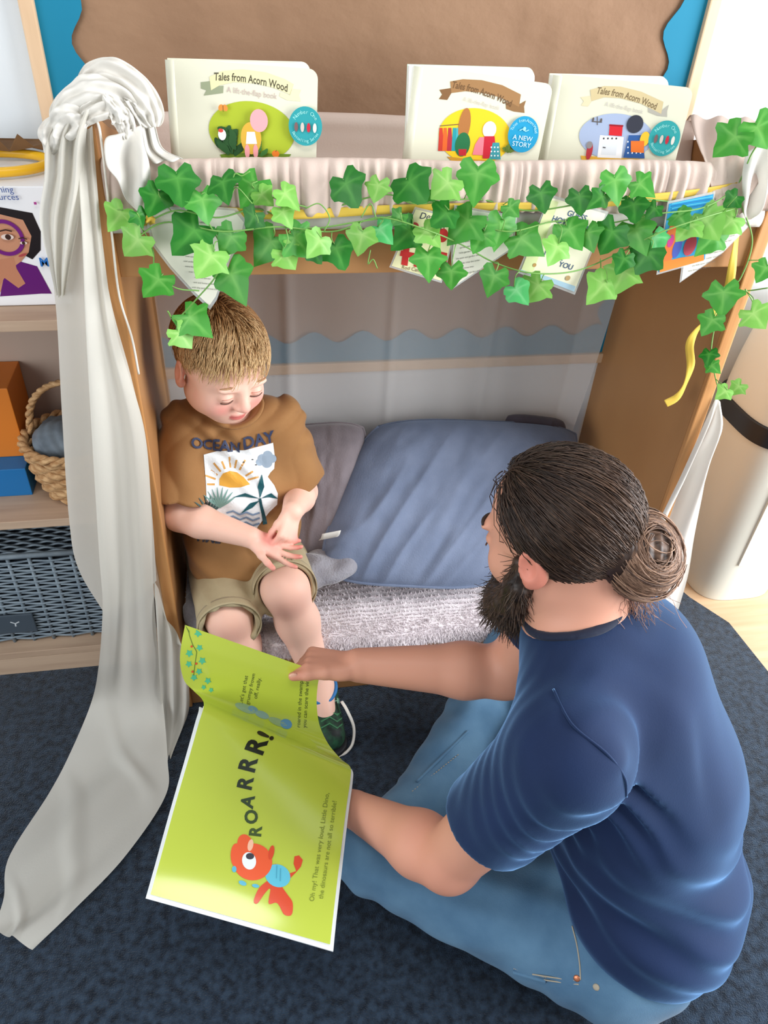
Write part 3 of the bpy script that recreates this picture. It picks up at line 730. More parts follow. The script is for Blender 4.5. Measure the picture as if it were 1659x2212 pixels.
n = 26000; uu = RNG.random(n); vv = RNG.random(n) ** 1.25 * .8
b = np.moveaxis(np.array(_fl(uu, vv)), 0, -1); b2 = np.moveaxis(np.array(_fl(uu, np.minimum(vv + .02, 1))), 0, -1)
tang = b2 - b; nor = np.cross(np.array([1., 0, 0]), tang); nor /= np.linalg.norm(nor, axis=1)[:, None] + 1e-9
tip = b + nor * (.0065 + .004 * RNG.random((n, 1))) + RNG.normal(0, .0028, (n, 3)) + np.array([0, -.001, -.001])
r_ = .0016; a1 = b + np.array([r_, 0, 0]); a2 = b + np.array([-r_ / 2, r_, 0]) ; a3 = b + np.array([-r_ / 2, -r_, .0006])
V = np.stack([a1, a2, a3, tip], 1).reshape(-1, 3); I = np.arange(n)[:, None] * 4
F = np.concatenate([I + [0, 1, 3], I + [1, 2, 3], I + [2, 0, 3]])
tag(mesh_obj('fleece_pile', V, F.tolist(), M['fleece'], flc), kind='stuff')

def pillow(name, label, corners, thick, m, seed=0, wr=1., pinch=.03, nu=70, nv=70, seam=None, wdir=(1, 0)):
    c = [np.array(x, float) for x in corners]   # TL, TR, BR, BL
    ctr = sum(c) / 4; nn = nrm(np.cross(c[1] - c[0], c[3] - c[0]));
    if nn[1] > 0: nn = -nn
    t = thing(name, label, 'cushion', tuple(ctr))
    def side(sg):
        def fn(u, v):
            a = 2 * u - 1; b_ = 2 * v - 1
            a2, b2_ = a * np.sqrt(1 - .22 * b_ ** 4), b_ * np.sqrt(1 - .22 * a ** 4)
            uu_ = .5 + .5 * a2; vv_ = .5 + .5 * b2_
            p = (c[0] * ((1 - uu_) * (1 - vv_))[..., None] + c[1] * (uu_ * (1 - vv_))[..., None] + c[2] * (uu_ * vv_)[..., None] + c[3] * ((1 - uu_) * vv_)[..., None])
            pr = ((1 - np.abs(a) ** 3) * (1 - np.abs(b_) ** 3)); pr = np.maximum(pr, 0) ** .5
            q = np.stack([u * 5 * (1 + wdir[0] * 1.6), v * 5 * (1 + wdir[1] * 1.6), 0 * u + seed * 9.1], -1)
            w = vnoise(q) * .5 + vnoise(q * 2.1 + 3) * .25
            w2 = -np.abs(vnoise(np.stack([u * 9 + v * 1.5, v * 2.2, 0 * u + seed], -1)))
            fd = np.sin(u * 34 + 5 * np.sin(u * 7 + seed) + v * 2.5) * np.clip(v * 1.8 - .35, 0, 1) * np.clip(1.25 - v, 0, 1) * (.4 + .6 * np.sin(u * 11 + seed) ** 2)
            h = thick * pr * (1 + .10 * w) + wr * pr * (.010 * w2 * (.3 + v) + .0038 * fd)
            return np.moveaxis(p + nn * (sg * h)[..., None], -1, 0)
        return fn
    mb = MB(); mb.surf(side(1), nu, nv); mb.surf(side(-1), 24, 24)
    mb.build('cushion_body', m, t, True)
    if seam:
        q = side(0.0); pts = []
        for e in range(4):
            s_ = np.linspace(0, 1, 24)
            U = {0: s_, 1: s_ * 0 + 1, 2: 1 - s_, 3: s_ * 0}[e]; Vv = {0: s_ * 0, 1: s_, 2: s_ * 0 + 1, 3: 1 - s_}[e]
            pts.append(np.moveaxis(np.array(q(U, Vv)), 0, -1))
        MB().tube(np.vstack(pts), seam, 6).build('piping', m, t, True)
    return t
M['grey_vel'] = mat('grey_velour', (136, 126, 130), .9, (112, 104, 108), (18, 18, 18), 4, sheen=.5, spec=.1, bump=.4, bscale=(300, 300, 300))
M['blue_vel'] = mat('blue_velour', (116, 126, 148), .88, (98, 108, 130), (14, 14, 14), 4, sheen=.6, sheen_tint=(170, 195, 230), spec=.1, bump=.4, bscale=(300, 300, 300))
M['dark_vel'] = mat('dark_velour', (84, 78, 88), .9, (66, 60, 70), (18, 18, 18), sheen=.3, spec=.1)
M['plush'] = mat('grey_plush', (152, 150, 156), .95, (128, 126, 134), (30, 30, 30), 4, sheen=.5, spec=.1, bump=.8, bscale=(250, 250, 250), bdist=.003)
gp = pillow('grey_cushion', 'mauve-grey velour cushion leaning behind the boy', [(-.05, .345, .49), at(805, 905, Y=.32), at(745, 1215, Y=.11), (-.03, .14, .225)], .06, M['grey_vel'], 1, .6, seam=.003)
tgp = at(708, 1148, Y=.085)
MB().surf(lambda u, v: np.stack([tgp[0] - .02 + u * .038 + v * .006, tgp[1] - .012 - .012 * np.sin(v * 2) , tgp[2] - .012 + v * .026 + u * .006]), 8, 8, .0006).build('care_tag', M['white_cloth'], gp, True)
pillow('blue_cushion', 'large slate-blue velour cushion lying against the back of the nook', [at(795, 902, Y=.325), at(1280, 920, Y=.31), at(1090, 1275, Y=.04), at(668, 1255, Y=.05)], .066, M['blue_vel'], 2, 1.6, seam=.004, nu=110, nv=90)
pillow('dark_cushion', 'dark purple-grey cushion tucked behind the blue one by the right panel', [at(1090, 890, Y=.345), at(1225, 905, Y=.34), at(1215, 1010, Y=.26), at(1080, 1010, Y=.26)], .03, M['dark_vel'], 3, .5)
pb = [at(640, 1262, Y=.03), at(690, 1250, Y=.035), at(745, 1235, Y=.045)]
s = Sdf().u(el(pb[0] + (0, .03, -.002), (.06, .045, .03)), .02).u(el(pb[1] + (0, .03, -.0), (.055, .05, .027)), .02).u(el(pb[2] + (0, .03, 0), (.035, .04, .02)), .015).u(el((-.06, .09, .225), (.1, .06, .03)), .03).u(el((-.12, .06, .22), (.045, .07, .035)), .03).i(pln((0, 0, .2005), (0, 0, -1)))
s.d(lambda p: .003 * np.sin(p[:, 0] * 90 + 40 * p[:, 1] + 2 * np.sin(p[:, 1] * 70)))
o = sdf_obj('plush_blanket', s, .004, M['plush']); tag(o, 'rumpled pale grey plush blanket tucked under the boy', 'blanket')
# ------------------------------------------------------------------ board books standing in the sling
def rounded(w, h, r, n=6, corners=(0, 1, 1, 0)):
    pts = []   # BL, BR, TR, TL
    for (cx, cy, a0), k in zip(((r, r, math.pi), (w - r, r, 1.5 * math.pi), (w - r, h - r, 0), (r, h - r, .5 * math.pi)), corners):
        if not k: pts.append(((0 if cx < w / 2 else w), (0 if cy < h / 2 else h))); continue
        for i in range(n + 1):
            t = a0 + .5 * math.pi * i / n; pts.append((cx + r * math.cos(t), cy + r * math.sin(t)))
    return np.array(pts)
def slab(pts2, org, ex, ey, nn, t0, t1):
    p = np.array(pts2); a = org + p[:, :1] * ex + p[:, 1:] * ey; n = len(p)
    v = np.vstack([a + nn * t0, a + nn * t1])
    f = [list(range(n))[::-1], [n + i for i in range(n)]] + [[i, (i + 1) % n, n + (i + 1) % n, n + i] for i in range(n)]
    return v, f
BW, BH = .190, .170
M['mint_board'] = mat('mint_board', (206, 228, 204), .35)
def board_book(label, tl, tr_front, yt, art, back='board_cream'):
    """tl: pixel of the spine's top corner, tr_front: pixel of the swung front cover's top corner"""
    top = at(*tl, Y=yt); ey = nrm((0, .14, 1.))
    best = min(np.linspace(-.1, .1, 400), key=lambda d: abs(np.linalg.norm(at(*tr_front, Y=yt + d) - top) - BW) + (d > .0) * .0)
    ex = nrm(at(*tr_front, Y=yt + best) - top); ey = nrm(ey - ex * (ex @ ey)); nn = np.cross(ex, ey)    # towards the viewer
    org = top - ey * BH
    t = thing('board_book', label, 'book', tuple(org + ex * BW / 2), 'board books standing in the cloth sling')
    ex0 = nrm((1, .03, -.004)); ey0 = nrm(np.array([0, .14, 1.]) - ex0 * .0); ey0 = nrm(ey0 - ex0 * (ex0 @ ey0)); n0 = np.cross(ex0, ey0)
    o0 = org - n0 * .003
    v, f = slab(rounded(BW, BH, .012), o0, ex0, ey0, n0, -.016, -.0135); mesh_obj('back_cover', v, f, M[back], t)
    v, f = slab(rounded(BW - .003, BH - .004, .012), o0 + ey0 * .002, ex0, ey0, n0, -.0134, -.0022); mesh_obj('page_block', v, f, M['page_edge'], t)
    v, f = slab(rounded(BW, BH, .012), org, ex, ey, nn, -.0026, 0); fc = mesh_obj('front_cover', v, f, M['board_cream'], t)
    MB().tube(np.array([org - n0 * .009 + ey * .002, org - n0 * .009 + ey * (BH - .002)]), .0098, 12).build('spine', M['board_cream'], t, True)
    def px2(px, py):
        d = CR.T @ np.array([(px - IMG_W / 2) / FPX, (py - IMG_H / 2) / FPX, 1.]); k = ((org - CAM) @ nn) / (d @ nn); p = CAM + d * k - org
        return p @ ex, p @ ey
    P = Print(); art(P, px2)
    P.build('cover_print', plane_map(org, ex, ey, nn), fc, .0003, .00006)
    return t
def common(P, px2, ban, tailL, tailR, cols, tcol, tx, sub, subcol, oval, ovcol, gain=1.):
    q = lambda pts: [px2(*p) for p in pts]
    P.poly(q(tailL), cols[0]); P.poly(q(tailR), cols[2]); P.poly(q(ban), cols[1])
    x, y, ang, wd, arch = tx; c = px2(x, y); ca = px2(x + wd / 2, y); half = abs(ca[0] - c[0])
    v0, _ = text_vf('Tales from Acorn Wood', 1.); k = 2 * half / (v0[:, 0].max() - v0[:, 0].min())
    P.text('Tales from Acorn Wood', c[0], c[1], k * 1.0, tcol, rot=ang, bold=.0002, warp=lambda v: v * [1, 1.35] + np.stack([0 * v[:, 0], -arch * (v[:, 0] / half) ** 2], 1))
    x, y, ang, wd = sub; c = px2(x, y); half = abs(px2(x + wd / 2, y)[0] - c[0]); v0, _ = text_vf('A lift-the-flap book', 1.); k = 2 * half / (v0[:, 0].max() - v0[:, 0].min())
    P.text('A lift-the-flap book', c[0], c[1], k, subcol, rot=ang, warp=lambda v: v * [1, 1.15])
    cx, cy, rx, ry = oval; c = px2(cx, cy); r = px2(cx + rx, cy)[0] - c[0]; r2 = c[1] - px2(cx, cy + ry)[1]
    P.ell(c[0], c[1], r, r2, ovcol, 48)
    return c, r, r2
def badge(P, px2, cx, cy, r, col, mode):
    c = px2(cx, cy); R_ = px2(cx + r, cy)[0] - c[0]; P.ell(c[0], c[1], R_, R_ * 1.06, col, 40)
    def arc(txt, rad, a0, a1, size, c_, up):
        n = len(txt)
        for i, ch in enumerate(txt):
            a = a0 + (a1 - a0) * (i + .5) / n
            P.text(ch, c[0] + rad * math.cos(a), c[1] + rad * math.sin(a), size, c_, rot=a - math.pi / 2 if up else a + math.pi / 2)
    if mode == 'new':
        arc('Tales from Acorn Wood', R_ * .82, math.radians(168), math.radians(12), R_ * .26, (170, 220, 240), True)
        P.text('A NEW', c[0], c[1] - R_ * .22, R_ * .40, (215, 238, 248)); P.text('STORY', c[0], c[1] - R_ * .6, R_ * .40, (215, 238, 248))
        P.line([(c[0] - R_ * .3, c[1] + R_ * .2), (c[0] - R_ * .1, c[1] + R_ * .32), (c[0] + R_ * .1, c[1] + R_ * .2), (c[0] + R_ * .3, c[1] + R_ * .3)], R_ * .06, (150, 210, 235))
        P.ell(c[0], c[1] + R_ * .33, R_ * .1, R_ * .13, (150, 210, 235), 12)
    else:
        arc('Number One', R_ * .76, math.radians(150), math.radians(30), R_ * .3, (150, 220, 215), True)
        arc('Bestselling Series', R_ * .80, math.radians(205), math.radians(335), R_ * .25, (150, 220, 215), False)
        for k, cc in enumerate(((120, 90, 90), (200, 190, 180), (190, 40, 60), (220, 215, 205))):
            P.ell(c[0] - R_ * .55 + k * R_ * .37, c[1] - R_ * .06, R_ * .11, R_ * .26, cc, 14)
def Z1(p): return [(x / 2., y / 2.) for x, y in p]
def Z2(p): return [(x / 2. + 830, y / 2.) for x, y in p]
def clipv(P):   # keep artwork above nothing: no-op, the sling hides the lower part
    return P
def leafy(P, c, r, col, n=9, seed=1):
    rg = random.Random(seed)
    for k in range(n):
        a = rg.uniform(.25, math.pi - .25); l = r * rg.uniform(.6, 1.); b = (c[0], c[1]); e = (c[0] + l * math.cos(a) * .6, c[1] + l * math.sin(a))
        P.line([b, e], r * .05, col)
        for j in (.45, .65, .85, 1.):
            m = (b[0] + (e[0] - b[0]) * j, b[1] + (e[1] - b[1]) * j); P.ell(m[0], m[1], r * .2, r * .1, col, 10, rot=a + (1 if k % 2 else -1) * .8)
def art1(P, px2):
    c, r, r2 = common(P, px2, Z1([(905, 332), (960, 307), (1050, 300), (1150, 313), (1230, 342), (1268, 364), (1252, 408), (1180, 378), (1100, 360), (1010, 355), (950, 368), (912, 390)]),
        Z1([(868, 355), (912, 350), (940, 372), (966, 370), (964, 402), (880, 413), (892, 390), (868, 382)]), Z1([(1212, 398), (1252, 412), (1262, 384), (1300, 388), (1290, 410), (1299, 438), (1240, 432), (1208, 416)]),
        ((150, 158, 128), (233, 224, 172), (240, 230, 180)), (84, 80, 64), (543, 172, -.075, 158, .0038), (544, 201, -.06, 108), (196, 176, 168), (544, 285, 92, 64), (170, 186, 46))  # duller left tail, brighter band: the foil's reflection put into the banner colours
    q = lambda pts: [px2(*p) for p in Z1(pts)]
    P.poly(q([(950, 668), (1000, 660), (1100, 662), (1200, 664), (1258, 666), (1240, 690), (1180, 705), (1000, 705), (960, 685)]), (110, 140, 40))
    leafy(P, px2(502, 332), .036, (40, 84, 40), 10, 2); leafy(P, px2(560, 335), .022, (60, 110, 44), 7, 5)
    # plain stand-in shapes for the picture's figure
    P.ell(*px2(543, 298), .014, .020, (212, 168, 60), 24); P.ell(*px2(560, 260), .012, .014, (238, 164, 168), 24); P.poly([px2(*p) for p in ((534, 284), (551, 284), (556, 310), (532, 310))], (236, 236, 236))
    P.ell(*px2(535, 326), .0035, .009, (232, 156, 158), 12); P.ell(*px2(553, 326), .0035, .009, (232, 156, 158), 12)
    b = px2(483, 234)
    for s_ in (-1, 1): P.ell(b[0] + s_ * .0028, b[1] + .001, .0034, .0042, (216, 140, 60), 12, rot=s_ * .5)
    P.line([(b[0], b[1] - .004), (b[0], b[1] + .004)], .0008, (120, 70, 30))
    P.ell(*px2(481, 290), .0055, .007, (226, 224, 226), 14); P.ell(*px2(478, 281), .0035, .0025, (206, 70, 60), 10)
    P.ell(*px2(596, 331), .0052, .0044, (226, 120, 40), 14); P.line([px2(596, 327), px2(598, 323)], .0008, (70, 100, 40))
    badge(P, px2, 660, 272, 36, (44, 152, 158), 'one')
def art2(P, px2):
    c, r, r2 = common(P, px2, Z2([(285, 352), (340, 342), (420, 346), (510, 368), (590, 408), (582, 462), (500, 420), (420, 400), (350, 394), (290, 402)]),
        Z2([(238, 388), (290, 380), (290, 402), (272, 432), (236, 428), (250, 408)]), Z2([(525, 440), (580, 452), (612, 434), (604, 460), (606, 488), (560, 482), (526, 470)]),
        ((128, 92, 58), (158, 118, 76), (140, 104, 66)), (108, 78, 48), (1043, 199, -.15, 136, .0032), (1040, 224, -.1, 82), (205, 196, 186), (1026, 295, 79, 60), (238, 198, 36))
    P.poly([px2(*p) for p in ((965, 338), (1020, 344), (1090, 348), (1085, 362), (990, 362))], (206, 150, 50))
    for k, (x, cc) in enumerate(((952, (196, 60, 44)), (961, (222, 100, 40)), (971, (180, 50, 60)), (981, (40, 150, 160)), (989, (70, 170, 180)))):
        P.poly([px2(*p) for p in ((x - 3, 276), (x + 4, 276), (x + 7, 326), (x - 6, 326))], cc)
    P.line([px2(950, 272), px2(994, 268)], .0012, (120, 90, 60))
    P.ell(*px2(1003, 270), .0085, .022, (172, 112, 60), 24); P.ell(*px2(999, 312), .011, .016, (36, 110, 66), 24); P.poly([px2(*p) for p in ((990, 322), (1008, 322), (1006, 336), (991, 336))], (186, 40, 50))
    P.poly([px2(*p) for p in ((1036, 296), (1046, 296), (1052, 336), (1020, 334), (1026, 312))], (232, 128, 140))
    P.ell(*px2(1057, 280), .010, .011, (238, 236, 232), 20); P.poly([px2(*p) for p in ((1046, 294), (1068, 294), (1072, 342), (1042, 342))], (196, 34, 52))
    P.poly([px2(*p) for p in ((1064, 308), (1078, 308), (1081, 344), (1056, 344))], (60, 150, 160))
    for k in range(9): P.ell(*px2(1061 + (k % 3) * 7, 318 + (k // 3) * 9), .0012, .0012, (235, 240, 240), 8)
    leafy(P, px2(1096, 330), .014, (92, 116, 44), 6, 4)
    badge(P, px2, 1129, 290, 33, (28, 148, 192), 'new')
def art3(P, px2):
    c, r, r2 = common(P, px2, Z2([(890, 388), (950, 372), (1020, 374), (1110, 396), (1206, 440), (1196, 492), (1110, 448), (1020, 424), (950, 420), (895, 437)]),
        Z2([(848, 420), (892, 414), (895, 437), (880, 460), (850, 456), (862, 438)]), Z2([(1140, 462), (1196, 480), (1230, 452), (1222, 480), (1222, 505), (1180, 500), (1140, 484)]),
        ((222, 208, 172), (208, 190, 146), (176, 172, 160)), (124, 106, 76), (1356, 208, -.14, 138, .0034), (1348, 233, -.09, 86), (200, 194, 186), (1330, 296, 81, 50), (164, 178, 206))
    P.poly([px2(*p) for p in ((1254, 336), (1320, 340), (1400, 344), (1395, 362), (1260, 362))], (226, 172, 62))
    P.poly([px2(*p) for p in ((1296, 292), (1347, 296), (1342, 342), (1290, 340))], (240, 240, 240)); P.poly([px2(*p) for p in ((1302, 306), (1334, 308), (1330, 336), (1298, 334))], (222, 226, 230))
    for k in range(4): P.ell(*px2(1304 + k * 9, 299), .0014, .0014, (70, 70, 74), 8)
    P.line([px2(1302, 318), px2(1308, 319)], .0016, (90, 90, 94))
    P.poly([px2(*p) for p in ((1317, 269), (1345, 271), (1343, 294), (1315, 292))], (206, 36, 46)); P.line([px2(1316, 270), px2(1346, 272)], .0022, (150, 24, 36))
    P.line([px2(1278, 262), px2(1300, 264)], .0012, (96, 88, 84)); P.line([px2(1290, 252), px2(1290, 270)], .0012, (96, 88, 84)); P.ell(*px2(1281, 258), .0016, .003, (96, 88, 84), 8); P.ell(*px2(1298, 260), .0016, .003, (96, 88, 84), 8)
    P.ell(*px2(1273, 326), .0045, .012, (180, 50, 60), 14); P.ell(*px2(1273, 313), .0045, .005, (140, 134, 134), 12)
    P.ell(*px2(1371, 268), .012, .012, (52, 54, 66), 24); P.poly([px2(*p) for p in ((1358, 292), (1388, 292), (1392, 342), (1346, 340))], (46, 88, 150))
    for k in range(12): P.ell(*px2(1356 + (k % 4) * 9, 306 + (k // 4) * 12), .0012, .0012, (226, 232, 240), 8)
    P.ell(*px2(1392, 300), .007, .010, (236, 184, 50), 16); P.poly([px2(*p) for p in ((1362, 304), (1391, 304), (1390, 330), (1362, 328))], (222, 112, 40))
    badge(P, px2, 1434, 299, 34, (48, 156, 158), 'one')
board_book('cream board book with a green oval picture and teal badge', (372, 126), (704, 151), .065, art1)
board_book('cream board book with a yellow oval picture and blue new-story badge', (912, 141), (1196, 182), .075, art2, 'mint_board')
board_book('cream board book with a lilac oval picture of a stove and red pot', (1214, 160), (1500, 190), .08, art3)

# ------------------------------------------------------------------ bunting
bun = thing('bunting', 'bunting of paper hearts and picture-book covers on a yellow ribbon', 'bunting', (.32, -.02, 1.05))
M['paper'] = mat('paper', (236, 232, 218), .7, transl=.1)
M['laminate_film'] = mat('laminating_film', (222, 226, 226), .15, alpha=.35, spec=.6)
def ribbon(path, w, name, parent, Y=-.018, tw=0, m='ribbon'):
    p = spline([at(x, y, Y=Y if len(q) == 0 else q[0]) for x, y, *q in path], 120)
    T = np.gradient(p, axis=0); T /= np.linalg.norm(T, axis=1)[:, None]
    up = np.cross(T, np.array([0, 1., 0])); up /= np.linalg.norm(up, axis=1)[:, None]
    s_ = np.linspace(0, 1, 120); ang = tw * np.sin(s_ * 17 + 1)
    side_ = up * np.cos(ang)[:, None] + np.array([0, 1., 0]) * np.sin(ang)[:, None]
    return MB().surf(lambda u, v: np.moveaxis(p[(u * 119).round().astype(int)] + side_[(u * 119).round().astype(int)] * ((v - .5) * w)[..., None], -1, 0), 120, 4, .0006).build(name, M[m], parent, True)
ribbon([(282, 493), (300, 480), (345, 474), (470, 458), (620, 464), (830, 453), (1000, 447), (1180, 446), (1320, 436), (1480, 420), (1590, 402)], .0125, 'ribbon', bun, -.020, .35)
ribbon([(1592, 505), (1584, 560), (1572, 625), (1540, 680), (1506, 712), (1490, 745), (1492, 790), (1480, 830), (1462, 858), (1438, 872)], .014, 'ribbon_tail', bun, -.012, .5)
ribbon([(280, 496), (300, 474), (318, 470), (330, 484)], .014, 'ribbon_bow', bun, -.03, .9)
def pennant(name, pts, Y, art=None, film=True, col=None, lean=0, label=None):
    q = np.array([at(x, y, Y=Y) for x, y in pts]); c = q.mean(0); ex = np.array([1., 0, 0]); ey = np.array([0, lean, 1.]); nn = np.array([0, -1., 0])
    p2 = np.stack([q[:, 0] - c[0], q[:, 2] - c[2]], 1)
    if film:
        v, f = slab(p2 * 1.07, c, ex, ey, nn, -.0003, .0003); fo = mesh_obj(name, v, f, M['laminate_film'], bun)
    v, f = slab(p2, c, ex, ey, nn, -.0005 if film else -.0003, .0006); o = mesh_obj('paper_sheet' if film else name, v, f, col or M['paper'], fo if film else bun)
    if label: (fo if film else o)['label'] = label
    def px2(px, py): r = at(px, py, Y=Y); return r[0] - c[0], r[2] - c[2]
    if art:
        P = Print(); art(P, px2)
        P.build('printed_matter', plane_map(c, ex, ey, nn), fo if film else o, .0009, .00006)
    return o
def textlines(P, px2, x0, y0, x1, y1, n, ang, seed, h=.0042):
    rg = random.Random(seed); words = ['the', 'and', 'rabbit', 'went', 'down', 'garden', 'little', 'said', 'with', 'tree', 'under', 'path', 'home', 'sun', 'very', 'over', 'she']
    for k in range(n):
        t = k / max(1, n - 1); L = ' '.join(rg.choice(words) for _ in range(rg.randint(4, 6))); x = x0(t) if callable(x0) else x0
        P.text(L, *px2(x, y0 + (y1 - y0) * t), h, (90, 88, 84), rot=ang, align='CENTER')
def a_heart(P, px2): textlines(P, px2, lambda t: 415 + 28 * t, 0 + 475, 0, 625, 14, -.12, 3)
heart = [(325, 490), (331, 466), (360, 452), (402, 453), (437, 466), (470, 452), (506, 455), (526, 480), (520, 515), (493, 560), (466, 640), (452, 660), (420, 630), (370, 575), (336, 530)]
def a_heart(P, px2): textlines(P, px2, lambda t: 418 + 24 * t, 478, 0, 622, 14, -.12, 3, .0034)
pennant('paper_heart', heart, -.024, a_heart, label='heart cut from a printed book page')
def a_zoo(P, px2):
    P.text('Dear', *px2(925, 468), .013, (60, 64, 92), rot=-.12, shear=.2); P.text('Zoo', *px2(945, 490), .012, (60, 64, 92), rot=-.12, shear=.2)
    for k in range(4):
        x = 872 + k * 27; P.poly([px2(*p) for p in ((x, 528 + k * 5), (x + 13, 531 + k * 5), (x + 8, 574 + k * 4), (x - 6, 571 + k * 4))], (196, 48, 46))
    P.poly([px2(*p) for p in ((866, 540), (966, 560), (963, 570), (863, 552))], (196, 48, 46)); P.ell(*px2(956, 508), .008, .01, (196, 48, 46))
    P.ell(*px2(895, 487), .006, .005, (206, 80, 80)); P.text('Rod Campbell', *px2(898, 582), .0078, (110, 80, 60), rot=-.2)
pennant('book_cover', [(898, 452), (988, 474), (952, 606), (846, 574)], -.026, a_zoo, col=mat('cream_cover', (240, 234, 186), .4), label='cream book cover with red crate slats')
pennant('paper_triangle', [(985, 448), (1112, 470), (1104, 536), (981, 618), (978, 548)], -.023, lambda P, px2: textlines(P, px2, lambda t: 1040 - 40 * t, 470, 0, 590, 11, .16, 5, .0036), label='triangle cut from a printed book page')
def a_guess(P, px2):
    P.poly([px2(*p) for p in ((1128, 578), (1243, 618), (1240, 630), (1123, 584))], (176, 208, 226)); P.poly([px2(*p) for p in ((1186, 430), (1206, 436), (1150, 590), (1126, 582))], (226, 234, 176))
    P.text('GUESS', *px2(1246, 466), .0115, (76, 96, 130), rot=-.27, bold=.0002); P.text('HOW MUCH', *px2(1234, 484), .0115, (76, 96, 130), rot=-.27, bold=.0002)
    P.text('I LOVE', *px2(1196, 552), .0115, (76, 96, 130), rot=-.27, bold=.0002); P.text('YOU', *px2(1222, 574), .0115, (76, 96, 130), rot=-.27, bold=.0002)
    P.ell(*px2(1214, 506), .012, .009, (190, 214, 222)); P.ell(*px2(1226, 515), .008, .005, (206, 132, 90)); P.ell(*px2(1154, 572), .003, .003, (190, 150, 90)); P.ell(*px2(1226, 600), .004, .004, (190, 160, 110))
pennant('book_cover', [(1190, 427), (1308, 462), (1240, 630), (1124, 585)], -.026, a_guess, col=mat('pale_cover', (244, 240, 212), .3), label='pale cream book cover with blue lettering')
def a_sea(P, px2):
    P.poly([px2(*p) for p in ((1432, 520), (1455, 470), (1470, 460), (1475, 500), (1450, 560), (1428, 580))], (226, 116, 50)); P.poly([px2(*p) for p in ((1426, 566), (1470, 556), (1520, 548), (1520, 562), (1424, 588))], (232, 128, 44))
    P.ell(*px2(1490, 530), .010, .016, (196, 70, 90)); P.ell(*px2(1462, 535), .007, .016, (70, 90, 180)); P.ell(*px2(1448, 520), .005, .010, (200, 60, 140)); P.ell(*px2(1476, 510), .006, .008, (180, 80, 150))
    for k in range(5): P.line([px2(1450, 440 + k * 5), px2(1490, 432 + k * 5), px2(1538, 424 + k * 5)], .0012, (20, 110, 170) if k % 2 else (90, 190, 220))
pennant('book_cover', [(1445, 440), (1541, 419), (1522, 560), (1422, 588)], -.026, a_sea, col=mat('blue_cover', (44, 152, 204), .3), label='blue and orange book cover')
pennant('paper_triangle', [(1545, 462), (1622, 482), (1560, 545), (1472, 606), (1478, 560)], -.020, lambda P, px2: textlines(P, px2, lambda t: 1580 - 70 * t, 490, 0, 580, 9, .2, 8, .0036), label='triangle cut from a book page beside the right panel')

# ------------------------------------------------------------------ ivy garland
def leaf_mat(n, c1, c2): return mat(n, c1, .42, spec=.4, transl=.25, attr=True)
M['leaf'] = leaf_mat('ivy_leaf', (60, 150, 50), None)
def leaf_data(name, tone, vein, seed):
    rg = random.Random(seed)
    # five-lobed ivy outline, tip along -y
    ctl = [(-.0, .12), (.12, .24), (.30, .38), (.45, .30), (.50, .14), (.51, .04), (.66, -.05), (.70, -.16), (.58, -.27), (.46, -.34), (.38, -.48), (.20, -.72), (.0, -.92)]
    R_ = [(x * rg.uniform(.9, 1.08), y * rg.uniform(.93, 1.07)) for x, y in ctl]; L_ = [(-x * rg.uniform(.9, 1.05), y) for x, y in R_[1:-1]]
    out = np.array(R_ + L_[::-1]); n = len(out); c = np.array([0, -.05])
    v = [(0, -.05, 0)]; cols = [vein]
    veins = [np.array(p) for p in ((.42, .30), (.72, -.16), (0, -.92), (-.42, .30), (-.72, -.16))]
    def zc(x, y): return .10 * abs(x) ** 1.2 - .22 * (x * x) - .16 * max(0, -y - .3) ** 1.5 - .10 * max(0, y) + .02 * math.sin(9 * x + 5 * y)
    for ring in (.5, 1.):
        for p in out:
            q = c + (p - c) * ring; v.append((q[0], q[1], zc(*q)))
            d = min(np.linalg.norm((p - c) / np.linalg.norm(p - c) - (w - c) / np.linalg.norm(w - c)) for w in veins)
            k = max(0, 1 - d * 7) * (.7 if ring < 1 else .25); cols.append(tuple(a * (1 - k) + b * k for a, b in zip(tone, vein)))
    f = [[0, 1 + (i + 1) % n, 1 + i] for i in range(n)] + [[1 + i, 1 + (i + 1) % n, 1 + n + (i + 1) % n, 1 + n + i] for i in range(n)]
    me = bpy.data.meshes.new(name); me.from_pydata(v, [], f)
    a = me.color_attributes.new('Col', 'FLOAT_COLOR', 'POINT'); a.data.foreach_set('color', np.array([lin(x) + (1,) for x in cols], np.float32).ravel())
    me.materials.append(M['leaf']); me.polygons.foreach_set('use_smooth', np.ones(len(me.polygons), bool)); me.update(); return me
LEAF = {t: [leaf_data('ivy_leaf', c, v, 10 * i + j) for j in range(3)] for i, (t, c, v) in enumerate((('d', (34, 118, 34), (84, 158, 66)), ('m', (66, 152, 52), (120, 188, 92)), ('l', (124, 188, 82), (166, 212, 120)), ('b', (84, 192, 108), (140, 216, 150))))}
ivy = thing('ivy_garland', 'artificial ivy garland with green lobed leaves strung along the nook front', 'garland', (.32, -.035, 1.05))
